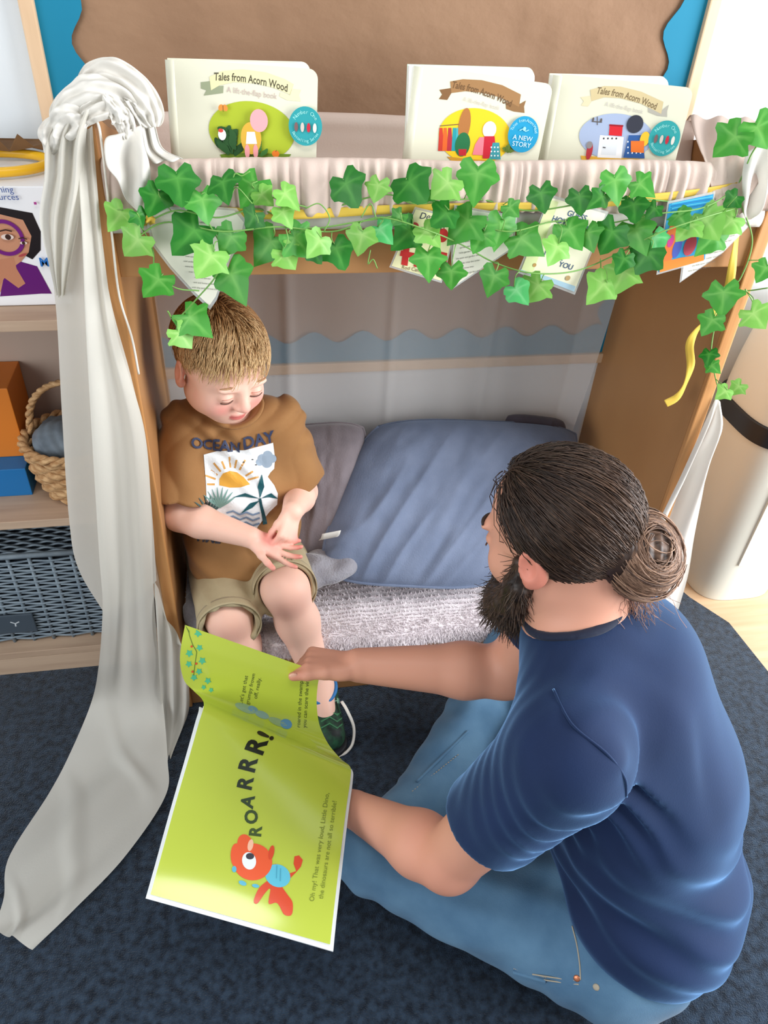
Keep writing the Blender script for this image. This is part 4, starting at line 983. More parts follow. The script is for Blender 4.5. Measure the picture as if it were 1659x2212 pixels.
LV = """385 398 88 d;335 432 72 d;483 402 74 d;545 410 78 m;440 442 78 m;622 425 64 l;752 408 84 d;815 408 56 l;256 468 66 l;292 525 74 l;410 508 102 d;495 520 74 m;450 562 84 l;545 473 56 d;578 532 88 m;645 522 82 m;
620 556 64 l;685 527 64 l;730 546 74 d;680 550 44 d;780 516 64 l;826 502 58 b;336 612 78 m;505 605 98 m;419 694 84 m;394 727 62 l;615 465 54 l;892 402 92 d;960 402 74 l;1030 388 92 m;918 420 44 m;1170 426 62 d;1330 400 74 m;1388 402 60 m;
1252 433 58 d;1294 430 54 d;957 466 64 d;877 508 80 d;927 505 64 l;1002 486 90 m;1037 516 64 m;1080 496 80 m;1135 522 84 m;1235 505 78 m;1200 541 64 l;1272 511 58 m;1317 511 80 d;1377 506 84 m;1392 556 80 d;1345 566 52 d;1415 522 62 b;
925 565 72 m;975 594 62 m;1065 605 68 m;1120 632 58 b;1157 624 68 l;1297 622 74 l;1342 597 78 l;1530 482 84 l;1485 492 64 l;1536 518 74 m;1575 482 62 l;1470 471 54 m;1582 432 42 d;1578 305 84 m;1640 284 84 m;1562 642 74 m;1534 698 58 m;
1531 770 40 d;1541 793 34 m;1633 684 64 l;1563 848 38 l;1592 838 38 l;1650 585 52 m;300 470 44 d;860 470 40 m;1105 452 44 m;570 425 50 l;1370 450 60 d;1410 455 40 d"""
rg = random.Random(11); paths = []
def vine(pts, Y=-.032, r=.0011):
    p = spline([at(x, y, Y=Y + .012 * math.sin(i * 1.9)) for i, (x, y) in enumerate(pts)], len(pts) * 9)
    MB().tube(p, r, 6).build('vine', M['stem'], ivy, True); paths.append(p)
vine([(245, 475), (300, 486), (380, 455), (470, 470), (560, 452), (660, 492), (780, 478), (900, 462), (1000, 478), (1100, 500), (1200, 478), (1300, 484), (1420, 462), (1520, 448), (1590, 402), (1625, 330), (1662, 282)])
vine([(285, 520), (360, 480), (480, 500), (600, 490), (720, 500), (820, 470), (930, 500), (1000, 530), (1070, 568), (1150, 590), (1240, 586), (1320, 555), (1420, 505), (1520, 470), (1590, 450)], -.045)
vine([(330, 455), (420, 420), (520, 400), (600, 430), (700, 450), (830, 420), (900, 440), (1030, 430), (1140, 455), (1260, 440), (1380, 430), (1480, 440)], -.028)
vine([(450, 480), (480, 540), (470, 590), (430, 640), (380, 690), (362, 672)], -.05)
vine([(300, 480), (330, 540), (336, 590), (380, 622), (430, 628)], -.04)
vine([(1600, 440), (1625, 520), (1600, 600), (1562, 640), (1545, 700), (1536, 760), (1542, 800), (1556, 842), (1590, 836)], -.03)
vine([(1570, 620), (1610, 628), (1659, 622)], -.03); vine([(1610, 625), (1625, 650), (1633, 680)], -.03)
vine([(1297, 560), (1300, 590), (1312, 610)], -.045)
allp = np.concatenate(paths)
fwd = CR[2]
for i, e in enumerate(LV.replace('\n', '').split(';')):
    x, y, s_, t = e.split(); x, y, s_ = float(x), float(y), float(s_)
    Y = -.038 - .022 * rg.random() - (.01 if y > 560 else 0)
    p = at(x, y, Y=Y); depth = (p - CAM) @ fwd; size = s_ / FPX * depth / 1.2
    me = LEAF[t][i % 3]
    o = bpy.data.objects.new('leaf', me); link(o, ivy)
    view = Vector(CAM - p).normalized(); n_ = (view + Vector((rg.uniform(-.5, .5), rg.uniform(-.3, .3), rg.uniform(-.35, .5)))).normalized()
    tipd = Vector((math.sin(rg.uniform(-1.5, 1.5)), 0, -1)); tipd = (tipd - n_ * tipd.dot(n_)).normalized()
    yv = -tipd; xv = yv.cross(n_)
    mw = Matrix((xv, yv, n_)).transposed().to_4x4(); mw = mw @ Matrix.Diagonal((size, size, size, 1))
    ctr = np.array((xv * 0 + yv * (-.22)) * size); loc = Vector(p - ctr)
    o.matrix_local = Matrix.Translation(loc - Vector(ivy.location)) @ mw
    base = np.array(loc + yv * (.1 * size)); k = np.argmin(np.linalg.norm(allp - base, axis=1)); tgt = allp[k]
    if np.linalg.norm(tgt - base) > .006:
        mid = (base + tgt) / 2 + np.array([rg.uniform(-.006, .006), -.004, rg.uniform(-.002, .008)])
        MB().tube(spline([base, mid, tgt], 8), .0008, 5).build('leaf_stalk', M['stem'], ivy, True)
for pts in ([(500, 400), (508, 375), (522, 380), (540, 370)], [(498, 425), (512, 405), (545, 440)], [(780, 470), (800, 440), (812, 470)], [(660, 450), (690, 440), (712, 470), (700, 500)], [(800, 540), (795, 570), (806, 560), (815, 580)]):
    MB().tube(spline([at(x, y, Y=-.05) for x, y in pts], 16), .0009, 5).build('tendril', M['stem'], ivy, True)
# ------------------------------------------------------------------ picture book held open in front of the boy
def bvh_of(o):
    me = o.data; mw = np.array(o.matrix_world) if o.parent is None else None
    off = np.zeros(3); p = o.parent
    while p is not None: off += np.array(p.location); p = p.parent
    off += np.array(o.location)
    return BVHTree.FromPolygons([Vector(np.array(v.co) + off) for v in me.vertices], [list(p.vertices) for p in me.polygons])
def lay_on(bvh):
    """artwork drawn in frame pixels laid onto a surface as real geometry just above it"""
    def fn(v, h):
        out = np.zeros((len(v), 3)); last = None
        for i, (x, y) in enumerate(v):
            d = CR.T @ np.array([(x - IMG_W / 2) / FPX, (y - IMG_H / 2) / FPX, 1.])
            hit, n, k, t = bvh.ray_cast(Vector(CAM), Vector(d))
            if hit is None:
                q = bvh.find_nearest(Vector(last if last is not None else CAM + d)); hit, n = q[0], q[1]
            n = np.array(n); n = n if n @ d < 0 else -n
            out[i] = np.array(hit) + n * h; last = out[i]
        return out
    return fn
def ptext(P, txt, x, y, size, col, ux, uy, align='CENTER', bold=0):
    """lettering in frame pixels with baseline direction ux and letter-up direction uy"""
    v, f = text_vf(txt, 1., align, bold=bold)
    if not len(v): return
    ux = np.array(ux, float); uy = np.array(uy, float)
    P.layer += 1; P.items.append((np.array([x, y]) + size * (v[:, :1] * ux + v[:, 1:2] * uy), f, lin(col), P.layer))
bk = thing('picture_book', 'large open picture book with lime-green pages held between the man and boy', 'book', (0, -.4, .26))
M['lime'] = mat('lime_page', (192, 208, 74), .14, spec=.7, transl=.06)
M['cover_w'] = mat('white_cover', (226, 230, 232), .3)
rowsP = [((325, 1932, .28), (713, 2040, .25)), ((345, 1860, .290), (721, 1968, .252)), ((378, 1740, .304), (735, 1850, .255)), ((410, 1630, .322), (748, 1745, .252)), ((430, 1560, .334), (757, 1682, .245)),
         ((440, 1526, .337), (756, 1656, .240)), ((436, 1510, .325), (735, 1638, .222)), ((418, 1492, .325), (708, 1605, .222)), ((398, 1470, .345), (690, 1565, .245)), ((389, 1430, .385), (684, 1520, .285)), ((392, 1390, .42), (686, 1484, .32)), ((400, 1350, .45), (691, 1452, .345))]
rw = [(at(a[0], a[1], Z=a[2]), at(b[0], b[1], Z=b[2])) for a, b in rowsP]
NV = 120
v, f = loft(rw, 40, NV, lambda u, v, p: np.stack([0 * u, 0 * u, .006 * np.sin(u * math.pi) * np.sin(np.clip(v * 2.2, 0, 1) * math.pi)], -1))
page = mesh_obj('page_spread', v, f, M['lime'], bk, True)
G = v.reshape(40, NV, 3); nlow = 56
def block(name, k0, k1, grow, m):
    g = G[:, :nlow].copy(); du = np.gradient(g, axis=0); dv = np.gradient(g, axis=1); n = np.cross(du, dv); n /= np.linalg.norm(n, axis=-1)[..., None]
    if n[20, 20][2] < 0: n = -n
    c = g.mean((0, 1)); e1 = nrm(g[-1, 10] - g[0, 10]); e2 = nrm(g[20, 0] - g[20, -1])
    uu = np.linspace(-1, 1, 40)[:, None, None]; vv = np.linspace(1, 0, nlow)[None, :, None]
    g = g + e1 * grow * uu + e2 * grow * vv
    a = (g - n * k0).reshape(-1, 3); b = (g - n * k1).reshape(-1, 3); o = len(a); idx = np.arange(o).reshape(40, nlow)
    q = np.stack([idx[:-1, :-1], idx[1:, :-1], idx[1:, 1:], idx[:-1, 1:]], -1).reshape(-1, 4)
    fs = q.tolist() + (q[:, ::-1] + o).tolist()
    rim = list(idx[:, 0]) + list(idx[-1, 1:]) + list(idx[::-1, -1][1:]) + list(idx[0, ::-1][1:])
    for i in range(len(rim) - 1): fs.append([rim[i + 1], rim[i], rim[i] + o, rim[i + 1] + o])
    return mesh_obj(name, np.vstack([a, b]), fs, m, bk)
block('page_block', .0006, .0046, .0, M['page_edge'])
block('back_cover', .0048, .0072, .006, M['cover_w'])
bv = bvh_of(page); P = Print()
up = np.array([.20, -.98]); lf = np.array([-.97, -.22])
for ch, x, y, s_, cc in (('R', 553, 1797, 36, (66, 86, 40)), ('O', 544, 1765, 38, (60, 78, 42)), ('A', 536, 1732, 38, (52, 70, 44)), ('R', 531, 1693, 44, (44, 56, 40)), ('R', 537, 1653, 50, (38, 46, 34)), ('R', 555, 1613, 56, (32, 36, 26)), ('!', 575, 1590, 50, (32, 36, 26))):
    k = (x - 531) / 60.
    ptext(P, ch, x, y, s_, cc, nrm(up + np.array([.5 * k if y < 1700 else -.25 * k, 0])), nrm(lf + np.array([0, .5 * k * (-1 if y < 1700 else 1) * .6])), bold=.035)
P.build('sound_lettering', lay_on(bv), page, .0004, .00005, maxedge=14, gloss=True); P = Print()
for i, L in enumerate(("Let's get that", 'grumpy frown', 'off, really.')): ptext(P, L, 526 + i * 15, 1482 - i * 2 + 8, 12, (84, 96, 50), up, lf)
for i, L in enumerate(('roared in the swamp, but', 'you can scare the vines.')): ptext(P, L, 648 + i * 13, 1510 + i * 4, 12, (84, 96, 50), (.06, -1), (-1, -.1))
for i, L in enumerate(('Oh my! That was very loud, Little Dino,', 'the dinosaurs are not all so terrible!')): ptext(P, L, 690 + i * 18, 1830 + i * 6, 14.5, (120, 134, 50), (.14, -1), (-1, -.14))
tag(P.build('story_text', lay_on(bv), page, .0004, .00005, maxedge=14, gloss=True), kind='stuff'); P = Print()
P.line([(407, 1352), (409, 1372), (416, 1392), (425, 1408), (421, 1436), (418, 1462)], 1.6, (96, 120, 50))
for x, y, r in ((428, 1368, 9), (431, 1399, 8), (409, 1411, 9), (437, 1427, 9), (408, 1434, 8), (430, 1450, 8), (419, 1463, 8), (449, 1470, 8), (440, 1484, 6), (456, 1490, 6)):
    P.poly([(x + r * (1. if k % 2 == 0 else .55) * math.cos(k * math.pi / 5 + .4), y + r * (1. if k % 2 == 0 else .55) * math.sin(k * math.pi / 5 + .4)) for k in range(10)], (86, 186, 140))
for x, y in ((414, 1396), (424, 1433), (416, 1450)): P.ell(x, y, 2.6, 2.6, (210, 90, 50), 10)
P.build('vine_picture', lay_on(bv), page, .0004, .00005, maxedge=14, gloss=True); P = Print()
for x, y, rx, ry, cc in ((530, 1530, 24, 9, (150, 178, 140)), (546, 1532, 12, 7, (120, 160, 180)), (566, 1544, 16, 8, (140, 172, 160)), (600, 1560, 22, 8, (150, 176, 130)), (618, 1564, 13, 11, (96, 150, 190))): P.ell(x, y, rx, ry, cc, 20, rot=.4)
P.build('flower_picture', lay_on(bv), page, .0004, .00005, maxedge=14, gloss=True); P = Print()
# orange baby dinosaur with a blue tummy
O1, O2 = (232, 92, 50), (214, 74, 40)
P.poly(spline([(584, 1898), (560, 1918), (548, 1946), (556, 1952), (572, 1930), (584, 1920), (580, 1952), (596, 1950), (604, 1958), (614, 1976), (630, 1976), (632, 1950), (622, 1934), (612, 1920), (600, 1900), (590, 1886)], 60), O2)
P.poly([(580, 1870), (596, 1866), (606, 1876), (622, 1888), (640, 1882), (634, 1866), (636, 1850), (646, 1848), (654, 1858), (650, 1872), (640, 1884), (622, 1902), (600, 1906), (584, 1892)], O2)
P.ell(600, 1892, 28, 24, (96, 190, 214), 28, rot=.5)
P.ell(546, 1862, 42, 40, O1, 32); P.ell(530, 1826, 17, 24, O1, 24, rot=-.25); P.ell(541, 1826, 6, 13, (244, 190, 160), 16, rot=.2); P.ell(586, 1842, 6, 16, O2, 16, rot=.2); P.ell(510, 1848, 12, 26, O1, 18)
P.ell(538, 1860, 15, 19, (236, 244, 248), 24, rot=-.2); P.ell(540, 1850, 9, 7, (60, 60, 70), 18)
P.ell(506, 1878, 5, 7, (90, 180, 206), 12); P.ell(524, 1908, 9, 5, (90, 180, 206), 12, rot=.4); P.ell(552, 1914, 8, 4, (90, 180, 206), 12, rot=.2)
for x, y in ((598, 1884), (606, 1890)): P.line([(x, y - 14), (x - 1, y + 14)], 1.4, (70, 160, 186))
P.build('dinosaur_picture', lay_on(bv), page, .0004, .00005, maxedge=14, gloss=True)
# ------------------------------------------------------------------ people: shared builders
def sub(S, pad=0):
    lo, hi = S.bounds(pad)
    f = lambda p: S(p)
    f.bb = (lo, hi); return f
def hand(S, w, f, pn, lat, sc, curls, thumb=(.6, .7, .25), tcurl=.4, k=.0035, spread=.0, palm_k=.012):
    f = nrm(f); pn = nrm(np.asarray(pn) - f * (np.asarray(pn) @ f)); lat = nrm(np.asarray(lat) - f * (np.asarray(lat) @ f) - pn * (np.asarray(lat) @ pn))
    L = .092 * sc; offs = (.030, .011, -.009, -.027); w = np.asarray(w, float); tips = []
    for o in offs: S.u(rc(w + lat * o * .55 * sc, w + f * (L - .004 * sc) + lat * o * sc, .0135 * sc, .0108 * sc), palm_k * sc)
    S.u(el(w + f * .035 * sc + lat * .022 * sc + pn * .006 * sc, (.02 * sc, .028 * sc, .014 * sc), np.stack([lat, f, pn], 1)), .01 * sc)
    for i, (o, ln) in enumerate(zip(offs, (.074, .082, .076, .060))):
        p = w + f * L + lat * o * sc; a = 0; dirs = nrm(f + lat * (o / .03) * spread); cu = curls[i]; r = (.0092, .0095, .009, .0078)[i] * sc
        for s_, (q, c) in enumerate(zip((.46, .30, .24), cu)):
            a += c; d = dirs * math.cos(a) + pn * math.sin(a); e = p + d * ln * q * sc
            S.u(rc(p, e, r, r * .9), k if s_ else .006 * sc); p = e; r *= .9
        tips.append((p, d, r))
    p = w + f * .022 * sc + lat * .024 * sc; d = nrm(lat * thumb[0] + f * thumb[1] + pn * thumb[2]); r = .0125 * sc
    for q, c in ((.038, 0), (.032, tcurl), (.026, tcurl)):
        d = nrm(d + (f * .8 + pn * .5 - lat * .6) * c * .6); e = p + d * q * sc; S.u(rc(p, e, r, r * .88), .007 * sc); p = e; r *= .88
    tips.append((p, d, r)); return tips
def head_prims(S, c, Fr, s, adult=False, neck=None):
    T_ = lambda x, y, z: c + Fr @ (np.array([x, y, z]) * s)
    E_ = lambda p, r, k=.01, R=None: S.u(el(T_(*p), np.array(r) * s, Fr if R is None else Fr @ R), k * s)
    E_((0, -.008, .022), (.072, .089, .078))
    E_((0, .034, -.028), (.056, .050, .066), .03)
    E_((0, .045, -.072 if not adult else -.085), (.034, .034, .026), .03)
    for q in (-1, 1):
        E_((q * .034, .055, -.038), (.026, .026, .026), .02); E_((q * .045, .01, -.06), (.018, .032, .026), .025)
        S.s_(el(T_(q * .030, .094, -.006), np.array((.017, .014, .011)) * s, Fr), .012 * s)
        E_((q * .029, .075, -.010), (.0135, .0125, .0105), .004)
        E_((q * .028, .079, .012), (.020, .008, .006), .012)
        ear = rotm((0, 0, 1), q * -.35)
        E_((q * .074, -.006, -.014), (.008, .018, .027), .006, ear); S.s_(el(T_(q * .082, -.002, -.010), np.array((.006, .010, .015)) * s, Fr @ ear), .005 * s)
        E_((q * .073, .002, -.034), (.007, .008, .009), .005)
    S.u(rc(T_(0, .083, .004), T_(0, .098, -.026), .006 * s, .0095 * s), .010 * s)
    for q in (-1, 1): E_((q * .009, .091, -.030), (.007, .008, .006), .006)
    E_((0, .0835, -.0535), (.017, .008, .0052), .004); E_((0, .0825, -.0625), (.0145, .0085, .0058), .004)
    S.s_(rc(T_(-.018, .094, -.0575), T_(.018, .094, -.0575), .0026 * s), .003 * s)
    return T_
def strands(name, paths, r0, r1, c0, c1, m, parent):
    """hair: paths (n,m,3) -> one mesh of fine three-sided strands"""
    Pp = np.asarray(paths, float); n, mm, _ = Pp.shape
    T = np.gradient(Pp, axis=1); T /= np.linalg.norm(T, axis=2)[..., None] + 1e-12
    A = RNG.normal(size=(n, 1, 3)); N = np.cross(T, A); N /= np.linalg.norm(N, axis=2)[..., None] + 1e-12; B = np.cross(T, N)
    s_ = np.linspace(0, 1, mm); r = (r0 * (1 - s_ ** 2) + r1 * s_ ** 2)[None, :, None]
    ring = [Pp + r * (math.cos(a) * N + math.sin(a) * B) for a in (0, 2.094, 4.189)]
    V = np.stack(ring, 2).reshape(-1, 3)
    b = (np.arange(n)[:, None] * mm + np.arange(mm - 1)[None]).reshape(-1) * 3
    F = np.concatenate([np.stack([b + i, b + (i + 1) % 3, b + 3 + (i + 1) % 3, b + 3 + i], 1) for i in range(3)])
    C = (np.asarray(c0)[:, None, :] * (1 - s_[None, :, None]) + np.asarray(c1)[:, None, :] * s_[None, :, None]); C = np.repeat(C.reshape(-1, 3), 3, 0)
    return tag(mesh_obj(name, V, F.tolist(), m, parent, True, C), kind='stuff')
def mixc(a, b, t): a = np.array(lin(a)); b = np.array(lin(b)); return a + (b - a) * np.asarray(t)[..., None]
M['skin_child'] = mat('child_skin', rough=.5, attr=True, sss=.12, spec=.3)
M['skin_man'] = mat('adult_skin', rough=.5, attr=True, sss=.10, spec=.3, bump=.15, bscale=(400, 400, 400), bdist=.0006)
M['hair_boy'] = mat('blond_hair', rough=.45, attr=True, spec=.35)
M['hair_man'] = mat('brown_hair', rough=.46, attr=True, spec=.35)
M['tee'] = mat('tan_cotton', (160, 118, 76), .85, (146, 104, 64), (14, 14, 14), 4, sheen=.15, spec=.15, bump=.3, bscale=(500, 500, 500), bdist=.0008)
M['khaki'] = mat('khaki_cotton', (182, 168, 136), .85, (166, 150, 118), (16, 16, 16), 4, sheen=.1, spec=.15, bump=.3, bscale=(600, 600, 600), bdist=.0008)
M['lash'] = mat('eyelash', (96, 66, 54), .6); M['brow'] = mat('eyebrow', (176, 134, 96), .7)

# ------------------------------------------------------------------ the boy
boy = thing('person', 'young child in a tan T-shirt and khaki shorts sitting on the bench looking down', 'person', (-.03, .16, .2))
Hc = np.array([-.047, .115, .785]); hf = nrm((.43, -.82, -.33)); HF = frame(hf, (.06, .0, 1)); hs = .975
sL, sR = np.array([.052, .155, .632]), np.array([-.122, .155, .634]); nb_ = np.array([-.035, .15, .668])
eR, wR = at(388, 1112, Y=.07), at(540, 1160, Y=.0)
eL, wL = at(652, 1062, Y=.155), at(632, 1104, Y=.035)
hipL, hipR = np.array([.025, .2, .275]), np.array([-.09, .2, .275])
kL, kR = np.array([.043, -.002, .335]), np.array([-.073, -.012, .285])
aL, aR = at(692, 1485, Z=.09), np.array([-.03, -.075, .07])
S = Sdf()
HT = head_prims(S, Hc, HF, hs)
S.u(rc(Hc + HF @ np.array([0, -.02, -.04]), nb_ + (0, .005, -.02), .036, .036), .02)
S.u(el((-.035, .17, .56), (.085, .06, .10)), .02).u(el((-.035, .19, .36), (.085, .07, .12)), .03)
for s1, e1, w1 in ((sL, eL, wL), (sR, eR, wR)):
    S.u(rc(s1, e1, .034, .030), .02); mid = e1 + (w1 - e1) * .3; S.u(rc(e1, mid, .030, .031), .015); S.u(rc(mid, w1, .031, .0205), .012)
for h1, k1, a1 in ((hipL, kL, aL), (hipR, kR, aR)):
    S.u(rc(h1, k1, .062, .046), .03); c1 = k1 + (a1 - k1) * .35 + np.array([0, .012, 0]); S.u(rc(k1, c1, .044, .043), .02); S.u(rc(c1, a1, .043, .027), .02)
    toe = a1 + np.array([.01, -.085, -.055]); S.u(rc(a1, toe, .027, .02), .02)
# right hand open, palm up; left hand curled above it
fR = nrm(at(632, 1196, Y=-.02) - wR); tR = hand(S, wR, fR, (-.1, -.35, .93), (0.25, -.9, -.35), .62, ((.12, .25, .2), (.25, .35, .3), (.3, .4, .3), (.2, .3, .25)), spread=.25, tcurl=.1, k=.002)
fL = nrm(np.array([-.25, -.75, -.55])); tL = hand(S, wL, fL, (-.6, .25, -.6), (-.5, -.35, .7), .60, ((.9, 1.2, .9), (1.0, 1.3, .9), (1.1, 1.3, .9), (1.1, 1.3, .9)), thumb=(.35, .8, .35), tcurl=.5, k=.002)
def boy_col(V):
    q = (V - Hc) @ HF / hs; base = np.tile(np.array(lin((238, 192, 172))), (len(V), 1))
    def blend(w, c): nonlocal base; w = np.clip(w, 0, 1)[:, None]; base = base * (1 - w) + np.array(lin(c)) * w
    hd = np.linalg.norm(q, axis=1) < .13
    for s_ in (-1, 1): blend(hd * np.exp(-(((q[:, 0] - s_ * .036) / .02) ** 2 + ((q[:, 2] + .036) / .018) ** 2)) * (q[:, 1] > .03) * .75, (232, 146, 136))
    blend(hd * np.exp(-((q[:, 0] / .010) ** 2 + ((q[:, 2] + .026) / .010) ** 2)) * (q[:, 1] > .08) * .5, (232, 150, 138))
    blend(hd * (np.abs(q[:, 0]) < .0175) * np.exp(-((q[:, 2] + .058) / .0068) ** 4) * (q[:, 1] > .074) * .95, (206, 104, 100))
    blend(hd * (np.abs(q[:, 0]) > .071) * (np.abs(q[:, 2] + .012) < .035) * (np.abs(q[:, 1]) < .03) * .5, (232, 150, 134))
    for t_ in tR + tL: blend(np.exp(-(np.linalg.norm(V - t_[0], axis=1) / .016) ** 2) * .7, (228, 126, 116))
    blend(np.exp(-(np.linalg.norm(V - (wR + fR * .04), axis=1) / .03) ** 2) * .35, (236, 150, 140))
    for kk in (kL, kR): blend(np.exp(-(np.linalg.norm(V - kk - np.array([0, -.035, -.01]), axis=1) / .035) ** 2) * .4, (234, 160, 146))
    return base
sdf_obj('body', S, .0026, M['skin_child'], boy, colfn=boy_col)
# eyes: lowered lids with lashes, soft brows
for q in (-1, 1):
    a = np.linspace(-1, 1, 9)
    MB().tube(np.array([HT(q * .029 + .0125 * t, .0865 - .004 * t * t, -.0165 - .0015 * (1 - t * t) + .001) for t in a]), np.linspace(.0009, .0013, 9), 6).build('eyelash', M['lash'], boy, True)
    MB().tube(np.array([HT(q * .029 + .0105 * t, .0868 - .004 * t * t, -.0085 + .0022 * (1 - t * t)) for t in a]), .0006, 6).build('eyelid_crease', mat('lid_crease', (206, 140, 124), .6) if q == -1 else bpy.data.materials['lid_crease'], boy, True)
    MB().tube(np.array([HT(q * .030 + .015 * t, .0845 - .006 * t * t, .016 + .003 * (1 - t * t)) for t in a]), .0017 * (1 - .5 * a ** 2), 6).build('eyebrow', M['brow'], boy, True)
# hair: cap and strands
def on_skull(d, s, off=0):   # direction in head frame -> surface point of the cranium
    r = np.array([.072, .089, .078]) + off; d = d / np.linalg.norm(d / r, axis=-1)[..., None]; return d + np.array([0, -.008, .022])
cap = Sdf().u(el(Hc + HF @ (np.array([0, -.008, .022]) * hs), np.array([.0742, .0915, .0815]) * hs, HF))
cap.i(pln(Hc + HF @ np.array([0, .074, .056]) * hs, HF @ np.array([0, .53, -.848])), .004)
cap.d(lambda p: .0012 * np.sin(((p - Hc) @ HF)[:, 0] * 420 + 3 * np.sin(((p - Hc) @ HF)[:, 1] * 60)))
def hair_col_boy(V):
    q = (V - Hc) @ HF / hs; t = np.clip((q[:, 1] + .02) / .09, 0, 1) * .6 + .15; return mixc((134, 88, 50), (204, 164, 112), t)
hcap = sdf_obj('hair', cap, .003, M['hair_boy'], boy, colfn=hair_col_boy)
n = 5200; d = RNG.normal(size=(n * 4, 3)); d /= np.linalg.norm(d, axis=1)[:, None]; pt = on_skull(d, 1)
keep = ((pt - [0, .074, .056]) @ np.array([0, .53, -.848]) < .002 - .006 * RNG.random(len(pt))); d = d[keep][:n]; pt = pt[keep][:n]; n = len(d)
crown = np.array([.15, -.45, .88])
flow = d - crown; flow[:, 0] += .15 * np.sign(d[:, 0]); flow = flow - d * np.sum(flow * d, 1)[:, None]; flow /= np.linalg.norm(flow, axis=1)[:, None] + 1e-9
_q = d * 4.2
flow += .55 * np.stack([vnoise(_q + 3), vnoise(_q + 17), vnoise(_q + 31)], 1) + RNG.normal(0, .13, (n, 3)); flow[:, 0] += .35 * (d[:, 1] > .1) * (d[:, 2] > .3); ln = (.16 + .34 * RNG.random(n) ** 1.3) * np.where(d[:, 2] < .3, .38, np.where(d[:, 1] > .2, 1.1, .95))
path = []
for j, t in enumerate(np.linspace(0, 1, 6)):
    dd = d + flow * (ln * t)[:, None]; dd /= np.linalg.norm(dd, axis=1)[:, None]
    path.append(on_skull(dd, 1, (.002 + np.where(d[:, 2] < .3, .003, .011) * math.sin(t * 2.2))[:, None]))
path = np.stack(path, 1); path = Hc + (path * hs) @ HF.T
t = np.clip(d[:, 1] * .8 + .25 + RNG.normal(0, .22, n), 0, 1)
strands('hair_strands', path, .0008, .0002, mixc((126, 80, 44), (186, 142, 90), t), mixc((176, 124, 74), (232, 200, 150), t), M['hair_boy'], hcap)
# T-shirt
def wrk(p, A=.0055):
    a = p[:, 2] * 95 + p[:, 0] * 70 + 3.2 * np.sin(p[:, 0] * 26 + p[:, 1] * 24 + p[:, 2] * 9); b = p[:, 0] * 105 - p[:, 2] * 60 + 2.8 * np.sin(p[:, 2] * 31 + p[:, 1] * 17)
    m = .45 + .55 * np.sin(p[:, 2] * 17 + p[:, 0] * 21 + 1.3) ** 2
    return A * m * (.55 * np.sin(a) + .55 * (1 - 2 * np.abs(np.sin(b * .5))))
T = Sdf().u(el((-.037, .165, .545), (.112, .082, .125))).u(el((-.037, .152, .40), (.125, .105, .15)), .05).u(rc(sL + (-.02, 0, .0), sR + (.02, 0, 0), .046, .046), .03)
T.u(el((-.045, .085, .345), (.10, .055, .06)), .04)
for s1, e1, tt, r0, r1 in ((sL, eL, .80, .047, .056), (sR, eR, .84, .047, .058)):
    en = s1 + (e1 - s1) * tt; ax = nrm(e1 - s1); sl = Sdf().u(rc(s1, s1 + (e1 - s1) * 1.3, r0, r1 + .004)).i(pln(en, ax), .004).s_(rc(en - ax * .03, en + ax * .05, .042, .05), .003)
    T.u(sub(sl), .016)
T.i(pln((-.03, .10, .292), (.10, .10, -1)), .004)
T.s_(el(nb_ + (.004, -.012, .022), (.052, .055, .045)), .006)
T.d(lambda p: wrk(p))
tee = sdf_obj('t_shirt', T, .0028, M['tee'], boy)
bt = bvh_of(tee)
def neckline(T_, hole, r):
    """ribbed band that follows the neck opening of a shirt"""
    f = lambda p: smax(np.abs(hole(p)) - r, np.abs(T_(p)) - r * .8, .003)
    f.bb = hole.bb; return f
_nk = neckline(T, el(nb_ + (.004, -.012, .022), (.052, .055, .045)), .0055)
sdf_obj('collar', _nk, .0022, M['tee'], tee, _nk.bb[0] - .01, _nk.bb[1] + .01)
# printed picture on the shirt
P = Print()
P.poly([(440, 982), (470, 974), (530, 972), (590, 956), (594, 990), (592, 1012), (584, 1020), (578, 1030), (592, 1048), (600, 1066), (598, 1090), (582, 1105), (562, 1130), (555, 1140), (520, 1138), (470, 1118), (446, 1100), (444, 1040)], (236, 240, 242))
for i, (x, y, an) in enumerate(((450, 1012, .9), (462, 1000, .75), (478, 994, .5), (496, 990, .1), (512, 990, -.1), (528, 996, -.4), (546, 1018, -.9), (452, 1030, 1.2), (452, 1046, 1.5), (556, 1030, -1.1))):
    c_ = np.array([500, 1046]); d_ = nrm(np.array([x, y]) - c_); P.line([c_ + d_ * 36, c_ + d_ * (54 + 6 * (i % 2))], 4.2, (214, 160, 86))
P.poly([(474, 1048), (474, 1034), (482, 1022), (496, 1017), (512, 1020), (526, 1030), (540, 1046), (520, 1052), (496, 1053)], (226, 166, 66))
for x, y, r in ((566, 990, 10), (578, 984, 11), (588, 990, 9), (560, 998, 8), (576, 998, 12)): P.ell(x, y, r, r, (150, 166, 182), 18)
for x, y in ((526, 998), (545, 992), (552, 1004)): P.ell(x, y, 2.2, 1.4, (60, 60, 60), 8)
for base, n_, ln_, cc in (((452, 1108), 7, 40, (62, 92, 92)), ((474, 1096), 8, 44, (120, 158, 150))):
    for k in range(n_):
        an = -2.5 + k * 1.9 / (n_ - 1); e = (base[0] + ln_ * math.cos(an), base[1] + ln_ * math.sin(an)); P.line([base, ((base[0] + e[0]) / 2, (base[1] + e[1]) / 2), e], [2, 5, 1], cc)
P.line([(572, 1132), (566, 1100), (560, 1076)], [9, 7, 5], (28, 74, 82))
